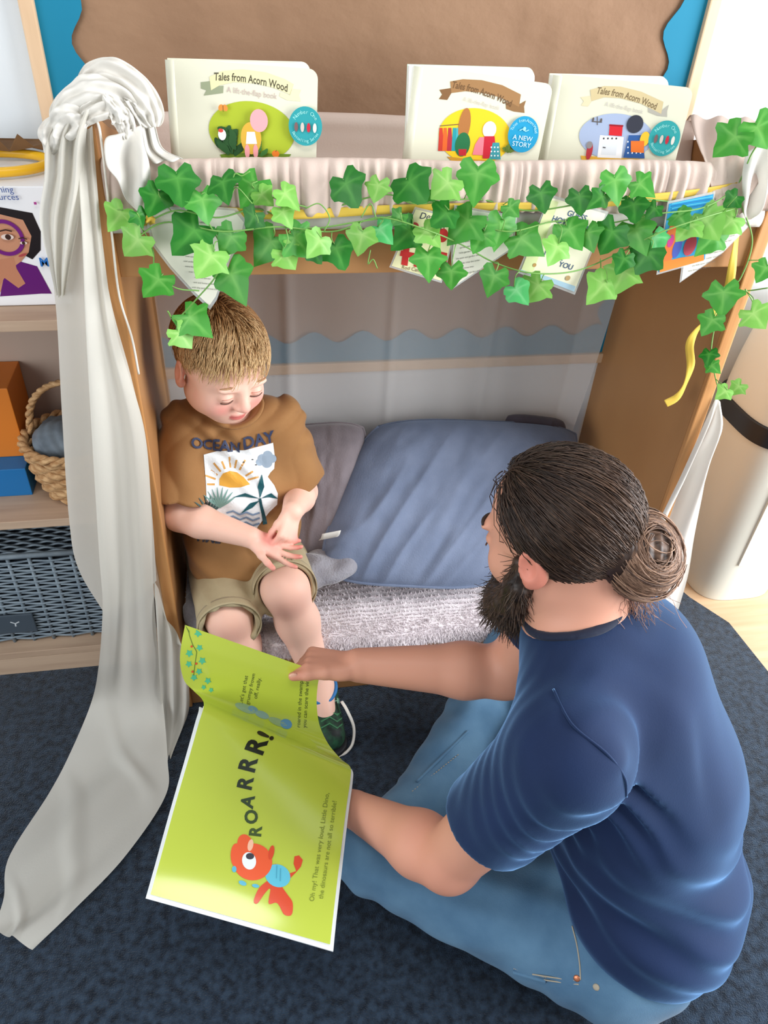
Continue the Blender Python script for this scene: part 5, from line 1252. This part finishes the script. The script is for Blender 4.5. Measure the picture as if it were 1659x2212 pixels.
for pts in ([(560, 1076), (556, 1050), (564, 1024), (570, 1050)], [(560, 1076), (530, 1064), (502, 1074), (530, 1072)], [(560, 1080), (540, 1086), (520, 1108), (544, 1096)], [(562, 1076), (586, 1064), (600, 1076), (582, 1074)]): P.poly(pts, (28, 84, 92))
for k in range(3): P.line([(490 + 14 * i, 1108 + k * 11 - (6 if i % 2 else 0) + i) for i in range(6)], 3.6, (130, 156, 186))
ptext(P, 'OCEAN', 466, 962, 31, (52, 60, 88), nrm((1, .10)), nrm((.02, -1)), bold=.03); ptext(P, 'DAY', 558, 951, 34, (52, 60, 88), nrm((1, -.26)), nrm((-.16, -1)), bold=.03)
ptext(P, 'TIME', 450, 1162, 26, (58, 58, 70), nrm((1, .12)), nrm((.1, -1)), bold=.03)
P.build('shirt_print', lay_on(bt), tee, .0008, .00004, maxedge=9)
# shorts
Sh = Sdf().u(el((-.033, .2, .28), (.115, .09, .075)))
for h1, k1, tt in ((hipL, kL, 1.02), (hipR, kR, 1.16)):
    en = h1 + (k1 - h1) * tt; ax = nrm(k1 - h1); sl = Sdf().u(rc(h1, h1 + (k1 - h1) * 1.4, .074, .058)).i(pln(en, ax), .004).s_(rc(en - ax * .02, en + ax * .06, .051, .058), .003); Sh.u(sub(sl), .02)
Sh.d(lambda p: wrk(p, .003)).i(pln((0, 0, .204), (0, 0, -1)), .004)
shorts = sdf_obj('shorts', Sh, .003, M['khaki'], boy)
for h1, k1, tt, r in ((hipL, kL, .98, .0618), (hipR, kR, 1.12, .0605)):
    en = h1 + (k1 - h1) * tt; ax = nrm(k1 - h1); b1 = nrm(np.cross(ax, (0, 0, 1))); b2 = np.cross(ax, b1)
    MB().surf(lambda u, v: np.moveaxis(en + ax * ((v - .5) * .02)[..., None] + (r + .0018) * (np.cos(u * 6.2832)[..., None] * b1 + np.sin(u * 6.2832)[..., None] * b2), -1, 0), 40, 5, .002).build('turn_up', M['khaki'], shorts, True)
tb_ = at(640, 1222, Y=.02)
MB().box((-.009, -.002, -.02), (.009, .002, .02), M=rotm((0, 0, 1), .3), org=tb_, bev=.001).build('tab', M['khaki'], shorts)
# shoes
M['shoe'] = mat('black_green_knit', (26, 34, 32), .6, (40, 84, 58), (70, 70, 70), 3, 1.6)
M['sole'] = mat('shoe_sole', (28, 30, 34), .6); M['blue_edge'] = mat('blue_binding', (40, 110, 170), .6)
for a1, lab in ((aL, 1), (aR, 0)):
    f1 = nrm((.12, -1, 0)); base = a1 * [1, 1, 0] + np.array([0, 0, .004]); Rm = frame(f1, (0, 0, 1))
    sh = Sdf().u(rc(base + f1 * -.02 + (0, 0, .045), base + f1 * .085 + (0, 0, .032), .040, .034)).u(rc(base + f1 * -.015 + (0, 0, .04), base + f1 * -.01 + (0, 0, .085), .038, .034), .015).i(pln(base + (0, 0, .012), (0, 0, -1)), .003).s_(el(a1 + (0, .0, .02), (.028, .032, .05)), .004)
    shoe = sdf_obj('shoe', sh, .003, M['shoe'], boy)
    so = Sdf().u(rc(base + f1 * -.025 + (0, 0, .012), base + f1 * .09 + (0, 0, .012), .042, .037)).i(pln(base + (0, 0, .018), (0, 0, 1)), .002).i(pln(base, (0, 0, -1)), .002)
    sdf_obj('sole', so, .003, M['sole'], shoe)
    if lab:
        MB().tube(np.array([a1 + np.array([.033 * math.cos(t), .036 * math.sin(t) - .004, .008 + .01 * math.sin(t)]) for t in np.linspace(0, 6.283, 30)]), .004, 8, cap=False).build('blue_binding', M['blue_edge'], shoe, True)
        Pq = Print(); ptext(Pq, 'SKECHERS', 718, 1516, 17, (150, 200, 170), nrm((1, -.16)), nrm((-.1, -1)))
        for k in range(3): Pq.line([(694, 1545 + k * 14), (712, 1535 + k * 14), (728, 1545 + k * 14), (742, 1534 + k * 14)], 3, (70, 130, 90))
        Pq.build('shoe_print', lay_on(bvh_of(shoe)), shoe, .0008, .00004, maxedge=8)
        MB().tube(spline([at(738, 1515, Z=.075), at(750, 1535, Z=.07), at(764, 1570, Z=.04), at(762, 1605, Z=.015), at(748, 1625, Z=.008), at(732, 1632, Z=.012)], 30), .0035, 6, flat=.5).build('lace_loop', M['twine'], shoe, True)
# ------------------------------------------------------------------ the man
M['navy_tee'] = mat('navy_cotton', (25, 41, 76), .8, (21, 35, 66), (10, 10, 10), 4, sheen=.8, sheen_tint=(140, 190, 245), spec=.2, bump=.25, bscale=(500, 500, 500), bdist=.0008)
M['denim'] = mat('denim', (98, 134, 162), .85, (72, 106, 136), (12, 12, 12), 6, 1.1, sheen=.15, spec=.15, bump=.5, bscale=(500, 500, 500), bdist=.001)
M['thread'] = mat('seam_thread', (168, 158, 140), .8); M['copper'] = mat('copper_rivet', (206, 130, 96), .35, metal=.7)
man = thing('person', 'bearded man with a hair bun in a navy T-shirt sitting cross-legged on the carpet', 'person', (.55, -.58, 0))
sd = nrm((.45, .89, 0)); bd = nrm((.89, -.45, 0)); TF = np.stack([sd, bd, np.array([0, 0, 1.])], 1)
Ls = np.array([.362, -.606, .60]); Rs = Ls + sd * .37; nb2 = np.array([.425, -.425, .655])
Mh = np.array([.400, -.378, .768]); mf = nrm((-.64, .76, -.36)); MF = frame(mf, (.05, 0, 1)); ms = 1.12
eL2 = np.array([.250, -.566, .285]); wL2 = at(768, 1748, Z=.195)
eR2 = at(1090, 1452, D=1.40); wR2 = at(775, 1437, D=1.385)
hL = np.array([.52, -.665, .115]); hR = np.array([.63, -.46, .115])
kL2 = at(812, 1838, Z=.115); kR2 = at(1125, 1395, Z=.14)
aL2 = np.array([.42, -.255, .05]); aR2 = at(890, 1760, Z=.07)
S = Sdf()
MT = head_prims(S, Mh, MF, ms, True)
S.u(rc(Mh + MF @ np.array([0, -.03, -.05]), nb2 + bd * .02 + (0, 0, -.03), .058, .066), .03)
S.u(rc(nb2 + (0, 0, -.03), Ls + (0, 0, -.01), .06, .055), .04).u(rc(nb2 + (0.01, 0, -.035), Rs + (0, 0, -.01), .055, .05), .03)
S.u(el(np.array((.475, -.455, .50)) + bd * .04, (.155, .10, .13), TF), .03).u(el((.54, -.53, .34), (.15, .12, .16), TF), .05).u(el((.57, -.59, .16), (.16, .12, .12), TF), .05)
for s1, e1, w1 in ((Ls, eL2, wL2), (Rs, eR2, wR2)):
    S.u(rc(s1, e1, .058, .046), .03); mid = e1 + (w1 - e1) * .28; S.u(rc(e1, mid, .046, .049), .02); S.u(rc(mid, w1, .049, .031), .02)
for h1, k1, a1 in ((hL, kL2, aL2), (hR, kR2, aR2)):
    S.u(rc(h1, k1, .085, .06), .03).u(rc(k1, a1, .055, .038), .02)
    S.u(rc(a1, a1 + nrm(a1 - k1) * .10 + (0, 0, -.01), .036, .026), .02)
fR2 = nrm(at(640, 1422, D=1.385) - wR2); latR = np.array([.05, -.85, .25]); pnR = np.cross(latR, fR2)
tR2 = hand(S, wR2, fR2, pnR, latR, .98, ((.5, .7, .4), (.75, .8, .5), (.9, .9, .5), (1.0, 1.0, .6)), thumb=(.30, .95, .05), tcurl=.12, k=.003)
fL2 = nrm(np.array([-.85, .42, .1])); tL2 = hand(S, wL2, fL2, (.1, 0, 1), np.cross((.1, 0, 1), fL2), .98, ((.1, .15, .1),) * 4, tcurl=.1, k=.003)
S.i(pln((0, 0, .004), (0, 0, -1)), .004)
def man_col(V):
    q = (V - Mh) @ MF / ms; base = np.tile(np.array(lin((210, 152, 128))), (len(V), 1))
    def blend(w, c): nonlocal base; w = np.clip(w, 0, 1)[:, None]; base = base * (1 - w) + np.array(lin(c)) * w
    hd = np.linalg.norm(q, axis=1) < .14
    blend(hd * (np.abs(q[:, 0]) > .071) * (np.abs(q[:, 2] + .012) < .035) * (np.abs(q[:, 1]) < .03) * .6, (214, 120, 104))
    for t_ in tR2: blend(np.exp(-(np.linalg.norm(V - t_[0], axis=1) / .02) ** 2) * .5, (204, 124, 106))
    blend(np.exp(-(np.linalg.norm(V - eL2, axis=1) / .07) ** 2) * .4, (206, 128, 108))
    blend(np.exp(-(np.linalg.norm(V - (wL2 + (eL2 - wL2) * .22 + np.array([0, -.03, .03])), axis=1) / .0035) ** 2) * .8, (120, 74, 60))
    blend(hd * (np.abs(q[:, 0]) < .018) * np.exp(-((q[:, 2] + .058) / .007) ** 4) * (q[:, 1] > .074) * .9, (176, 96, 90))
    return base
sdf_obj('body', S, .0034, M['skin_man'], man, colfn=man_col)
# thumb nail on the hand holding the page
tp, td, tr = tR2[4]
MB().bm((lambda bm: (bmesh.ops.create_uvsphere(bm, u_segments=12, v_segments=8, radius=1), bm)[1])(bmesh.new()), M=np.stack([np.cross(td, latR), td, nrm(latR)], 1) @ np.diag([.0055, .008, .0022]), org=tp - td * .001 + nrm(np.array([0, -.5, .85])) * (tr * .86)).build('thumbnail', mat('nail', (226, 172, 150), .35), man, True)
# jeans
def fold(p, A, f1=48, f2=70): return A * (np.sin(p[:, 0] * f1 + p[:, 1] * f2 * .6 + 2.6 * np.sin(p[:, 1] * 19 + p[:, 2] * 24)) * .55 + np.sin(p[:, 1] * f2 - p[:, 0] * f1 * .7 + 2.2 * np.sin(p[:, 0] * 23)) * .45)
J = Sdf().u(el((.565, -.585, .135), (.185, .145, .125), TF))
for h1, k1, a1, tt in ((hL, kL2, aL2, .9), (hR, kR2, aR2, .92)):
    J.u(rc(h1, k1, .108, .076), .05); en = k1 + (a1 - k1) * tt; ax = nrm(a1 - k1)
    sl = Sdf().u(rc(k1, k1 + (a1 - k1) * 1.3, .068, .052)).i(pln(en, ax), .004).s_(rc(en - ax * .02, en + ax * .06, .043, .05), .003); J.u(sub(sl), .02)
J.d(lambda p: fold(p, .004)).i(pln((0, 0, .006), (0, 0, -1)), .008)
jeans = sdf_obj('jeans', J, .0042, M['denim'], man)
bj = bvh_of(jeans)
def seam(pts, m, r, name, parent, bv, stitches=0):
    q = []
    for x, y in pts:
        d = CR.T @ np.array([(x - IMG_W / 2) / FPX, (y - IMG_H / 2) / FPX, 1.]); h, n, k, t = bv.ray_cast(Vector(CAM), Vector(d))
        if h is not None: q.append(np.array(h) + np.array(n) * r * .4)
    if len(q) < 2: return
    q = spline(q, 40)
    if not stitches: return MB().tube(q, r, 6).build(name, m, parent, True)
    mb = MB()
    for i in range(0, 40 - 1, 2): mb.tube(q[i:i + 2], r, 5)
    return tag(mb.build(name, m, parent, True), kind='stuff')
seam([(930, 2046), (1020, 2072), (1110, 2098), (1180, 2118)], M['denim'], .0035, 'side_seam', jeans, bj)
seam([(930, 2040), (1020, 2066), (1110, 2092), (1180, 2112)], M['thread'], .0008, 'seam_stitching', jeans, bj, 1)
seam([(1150, 2112), (1200, 2120), (1250, 2126)], M['thread'], .0011, 'pocket_stitching', jeans, bj)
seam([(1150, 2104), (1200, 2112), (1250, 2118)], M['thread'], .0011, 'pocket_stitching', jeans, bj)
seam([(1236, 2000), (1246, 2040), (1252, 2080), (1254, 2116)], M['thread'], .0011, 'pocket_stitching', jeans, bj)
seam([(990, 1630), (940, 1670), (890, 1710)], M['thread'], .0009, 'shin_stitching', jeans, bj, 1)
seam([(1010, 1580), (960, 1630), (900, 1690)], M['denim'], .003, 'shin_seam', jeans, bj)
for x, y, m in ((1246, 2113, 'copper'), (1288, 2132, 'thread')):
    d = CR.T @ np.array([(x - IMG_W / 2) / FPX, (y - IMG_H / 2) / FPX, 1.]); h, n, k, t = bj.ray_cast(Vector(CAM), Vector(d))
    if h is not None:
        n = np.array(n); MB().tube(np.array([np.array(h) - n * .001, np.array(h) + n * .0012, np.array(h) + n * .002]), [.005, .005, .003], 14).build('rivet', M[m], jeans, True)
# T-shirt
T = Sdf().u(el(np.array((.475, -.455, .515)) + bd * .035, (.182, .130, .150), TF)).u(el((.555, -.535, .37), (.178, .148, .18), TF), .06).u(el((.585, -.60, .2), (.182, .150, .15), TF), .06)
T.u(rc(nb2 + (0.02, -.01, -.045), Ls + (0, 0, -.01), .082, .074), .04).u(rc(nb2 + (0.02, -.01, -.045), Rs + (0, 0, -.01), .074, .068), .04)
for s1, e1, tt in ((Ls, eL2, .60), (Rs, eR2, .62)):
    en = s1 + (e1 - s1) * tt; ax = nrm(e1 - s1); sl = Sdf().u(rc(s1, s1 + (e1 - s1) * .9, .074, .070)).i(pln(en, ax), .004).s_(rc(en - ax * .04, en + ax * .06, .056, .066), .003); T.u(sub(sl), .028)
T.i(pln((.585, -.62, .085), TF @ np.array([0, -.25, -1.])), .006)
T.s_(el(nb2 + (-.015, .012, .035), (.078, .078, .065)), .008)
def tee_fold(p):
    q = (p - np.array([.5, -.5, .35])) @ TF
    # drag lines from the armpit round the waist, creases along the sleeve seam
    w = np.exp(-((q[:, 2] + .08) / .14) ** 2); d = .0036 * w * np.sin(q[:, 2] * 110 + q[:, 1] * 38 + 2.2 * np.sin(q[:, 0] * 14 + q[:, 1] * 12))
    r = np.linalg.norm(p - (Ls + np.array([.05, -.02, -.08])), axis=1); d = d + .0062 * np.exp(-(r / .11) ** 2) * np.sin((p - Ls) @ nrm((.2, -.75, .65)) * 210 + 2.2 * np.sin(p[:, 0] * 34 + p[:, 2] * 18))
    d = d + .003 * np.sin(q[:, 0] * 40 + q[:, 2] * 30 + 3 * np.sin(q[:, 2] * 12)) * np.clip(-q[:, 2] * 5 + .6, 0, 1)
    return d
T.d(tee_fold)
tee2 = sdf_obj('t_shirt', T, .0042, M['navy_tee'], man)
bt2 = bvh_of(tee2)
_nk = neckline(T, el(nb2 + (-.015, .012, .035), (.078, .078, .065)), .0075)
sdf_obj('neckband', _nk, .003, mat('navy_rib', (20, 28, 50), .85, sheen=.2), tee2, _nk.bb[0] - .012, _nk.bb[1] + .012)
seam([(1196, 1490), (1222, 1545), (1248, 1578), (1312, 1630), (1348, 1680), (1352, 1720)], M['navy_tee'], .0018, 'sleeve_seam', tee2, bt2)
# hair
knot = at(1330, 1205, D=1.03); kl = (knot - Mh) @ MF / ms
dk = nrm(kl - np.array([0, -.008, .022]))
hp_c = MT(0, .062, .056); hp_n = MF @ nrm((0, .70, -.71))
cap = Sdf().u(el(MT(0, -.008, .022), np.array([.0765, .0945, .0825]) * ms, MF)).i(pln(MT(0, .030, .05), MF @ nrm((0, .85, -.527))), .006).i(pln(MT(0, -.02, -.008), MF @ nrm((0, .64, -.77))), .006)
cap.u(rc(MT(0, -.08, -.02), MT(0, -.068, -.045), .022 * ms, .016 * ms), .04)
def mhc(V):
    q = (V - Mh) @ MF / ms; return mixc((40, 29, 25), (70, 50, 40), np.clip(-q[:, 1] * 5 - .1 + .15 * np.sin(q[:, 0] * 300), 0, 1))
cap.d(lambda p: .0009 * np.sin(((p - Mh) @ MF)[:, 0] * 500 + 3 * np.sin(((p - Mh) @ MF)[:, 1] * 40)))
hair = sdf_obj('hair', cap, .0034, M['hair_man'], man, colfn=mhc)
n = 6500; d = RNG.normal(size=(n * 5, 3)); d /= np.linalg.norm(d, axis=1)[:, None]; pt = on_skull(d, 1)
hpl = np.array([0, .70, -.71]); hpl /= np.linalg.norm(hpl); _j = .005 * RNG.random(len(pt)); keep = ((pt - [0, .030, .05]) @ nrm((0, .85, -.527)) < .003 - _j) & ((pt - [0, -.02, -.008]) @ nrm((0, .64, -.77)) < .003 - _j); d = d[keep][:n]; n = len(d)
path = []; t0 = RNG.random(n) * .3; t1 = np.minimum(1., t0 + .45 + .6 * RNG.random(n)); lift = RNG.random(n) * .004 + .003; jit = RNG.normal(0, .024, (n, 3))
for t in np.linspace(0, 1, 9):
    tt = (t0 + (t1 - t0) * t)[:, None]; dd = d * (1 - tt) + dk * tt + jit * np.sin(tt * math.pi); dd /= np.linalg.norm(dd, axis=1)[:, None]
    r = np.array([.072, .089, .078]) + (lift + .004 * math.sin(t * 3) * RNG.random(n))[:, None]; path.append(dd / np.linalg.norm(dd / r, axis=1)[:, None] + np.array([0, -.008, .022]))
path = Mh + (np.stack(path, 1) * ms) @ MF.T
t = np.clip(RNG.normal(.2, .2, n) + (RNG.random(n) > .93) * .5 + .35 * np.clip(-d[:, 1] - .2, 0, 1) + .3 * np.clip(d[:, 2] - .3, 0, 1) * (d[:, 1] < 0), 0, 1)
strands('hair_strands', path, .0007, .0004, mixc((36, 26, 22), (74, 54, 44), t), mixc((56, 40, 32), (128, 98, 76), t), M['hair_man'], hair)
bc2 = at(1384, 1196, D=.995); bx_ = nrm(bc2 - knot); BF = frame(bx_, (0, 0, 1))
B = Sdf().u(el(bc2, (.044, .040, .049), BF)).u(rc(knot, bc2, .034, .036), .02).u(rc(bc2 + BF @ (.03, .01, .02), bc2 + BF @ (-.02, .012, -.028), .019, .02), .012).u(rc(bc2 + BF @ (-.03, -.005, .02), bc2 + BF @ (.01, -.01, -.032), .019, .019), .012)
B.d(lambda p: .0018 * np.sin(((p - bc2) @ BF)[:, 0] * 260 + ((p - bc2) @ BF)[:, 2] * 190 + 4 * np.sin(((p - bc2) @ BF)[:, 1] * 70)))
bun_ = sdf_obj('hair_bun', B, .003, M['hair_man'], man, colfn=lambda V: mixc((58, 42, 34), (104, 78, 62), .5 + .5 * np.sin(V[:, 0] * 400 + V[:, 2] * 300)))
n = 4500; ax = RNG.normal(size=(n, 3)) * [.16, .1, .16] + [.25, 1., .2]; ax /= np.linalg.norm(ax, axis=1)[:, None]; u0 = np.cross(ax, RNG.normal(size=(n, 3))); u0 /= np.linalg.norm(u0, axis=1)[:, None]; v0 = np.cross(ax, u0)
ph = RNG.random(n) * 6.28; ln = 1.2 + 1.8 * RNG.random(n); off = RNG.normal(0, .55, n); rr = np.where(RNG.random(n) > .985, 1.12, .99) + .05 * RNG.random(n); path = []
for t in np.linspace(0, 1, 10):
    a = ph + ln * t; q = (u0 * np.cos(a)[:, None] + v0 * np.sin(a)[:, None]) + ax * off[:, None]; q /= np.linalg.norm(q, axis=1)[:, None]
    path.append(q * np.array([.050, .046, .055]) * rr[:, None])
path = bc2 + np.stack(path, 1) @ BF.T; t = np.clip(RNG.normal(.42, .2, n) + .25 * np.sin(off * 9), 0, 1)
strands('bun_strands', path, .0010, .0006, mixc((66, 48, 40), (160, 124, 100), t), mixc((100, 74, 60), (190, 152, 126), t), M['hair_man'], bun_)
n = 700; a = RNG.random(n); st = knot + (bc2 - knot) * (a[:, None] * .8) + RNG.normal(0, .012, (n, 3)) + np.array([0, 0, -.03]); end = st + RNG.normal(0, .02, (n, 3)) + np.array([.012, -.01, -.045]) * (.5 + RNG.random((n, 1)))
mid = (st + end) / 2 + RNG.normal(0, .009, (n, 3)); s_ = np.linspace(0, 1, 8)[None, :, None]
path = st[:, None] * (1 - s_) ** 2 + 2 * mid[:, None] * s_ * (1 - s_) + end[:, None] * s_ ** 2 + .002 * np.sin(s_ * 14 + RNG.random((n, 1, 3)) * 6)
strands('loose_wisps', path, .0005, .0003, mixc((70, 50, 42), (130, 98, 80), RNG.random(n)), mixc((120, 86, 72), (180, 136, 116), RNG.random(n)), M['hair_man'], hair)
# beard
Bd = Sdf()
for q in (-1, 1):
    pts = [(q * .069, .012, -.012), (q * .066, .022, -.045), (q * .054, .045, -.078), (q * .028, .074, -.104), (0, .086, -.114)]
    for (a, b), r in zip(zip(pts[:-1], pts[1:]), (.010, .016, .022, .027)): Bd.u(rc(MT(*a), MT(*b), r * ms, (r + .005) * ms), .014)
    Bd.u(rc(MT(0, .089, -.044), MT(q * .026, .077, -.062), .0065 * ms, .009 * ms), .008)
Bd.u(el(MT(0, .078, -.128), np.array((.036, .030, .034)) * ms, MF), .02)
Bd.s_(el(MT(0, .094, -.0585), np.array((.014, .010, .0055)) * ms, MF), .004)
Bd.d(lambda p: .0016 * np.sin(((p - Mh) @ MF)[:, 0] * 330 + ((p - Mh) @ MF)[:, 2] * 120 + 3 * np.sin(p[:, 1] * 160)))
beard = sdf_obj('beard', Bd, .0032, M['hair_man'], man, colfn=lambda V: mixc((34, 26, 22), (62, 46, 36), .5 + .5 * np.sin(V[:, 0] * 350 + V[:, 1] * 310)))
bme = beard.data; vs2 = np.array([list(v.co) for v in bme.vertices]) + np.array(man.location); ns2 = np.array([list(v.normal) for v in bme.vertices]); k = RNG.choice(len(vs2), 2600); st = vs2[k] - ns2[k] * .003
dr = ns2[k] * .6 + MF @ np.array([0, .25, -1.]) * .9 + RNG.normal(0, .25, (2600, 3)); dr /= np.linalg.norm(dr, axis=1)[:, None]; ll = (.010 + .016 * RNG.random((2600, 1)))
s_ = np.linspace(0, 1, 5)[None, :, None]; path = st[:, None] + dr[:, None] * ll[:, None] * s_ + RNG.normal(0, .003, (2600, 1, 3)) * s_ ** 2
strands('beard_strands', path, .0006, .0003, mixc((30, 22, 18), (60, 44, 34), RNG.random(2600)), mixc((44, 32, 26), (92, 70, 54), RNG.random(2600)), M['hair_man'], beard)
for q in (-1, 1):
    a = np.linspace(-1, 1, 9)
    MB().tube(np.array([MT(q * .029 + .0125 * t, .0865 - .004 * t * t, -.0155 - .001 * (1 - t * t)) for t in a]), .0012, 6).build('eyelash', M['lash'], man, True)
    MB().tube(np.array([MT(q * .030 + .017 * t, .0845 - .006 * t * t, .016 + .003 * (1 - t * t)) for t in a]), .003 * (1 - .5 * a ** 2), 6).build('eyebrow', mat('dark_brow', (50, 36, 30), .7) if q == -1 else bpy.data.materials['dark_brow'], man, True)
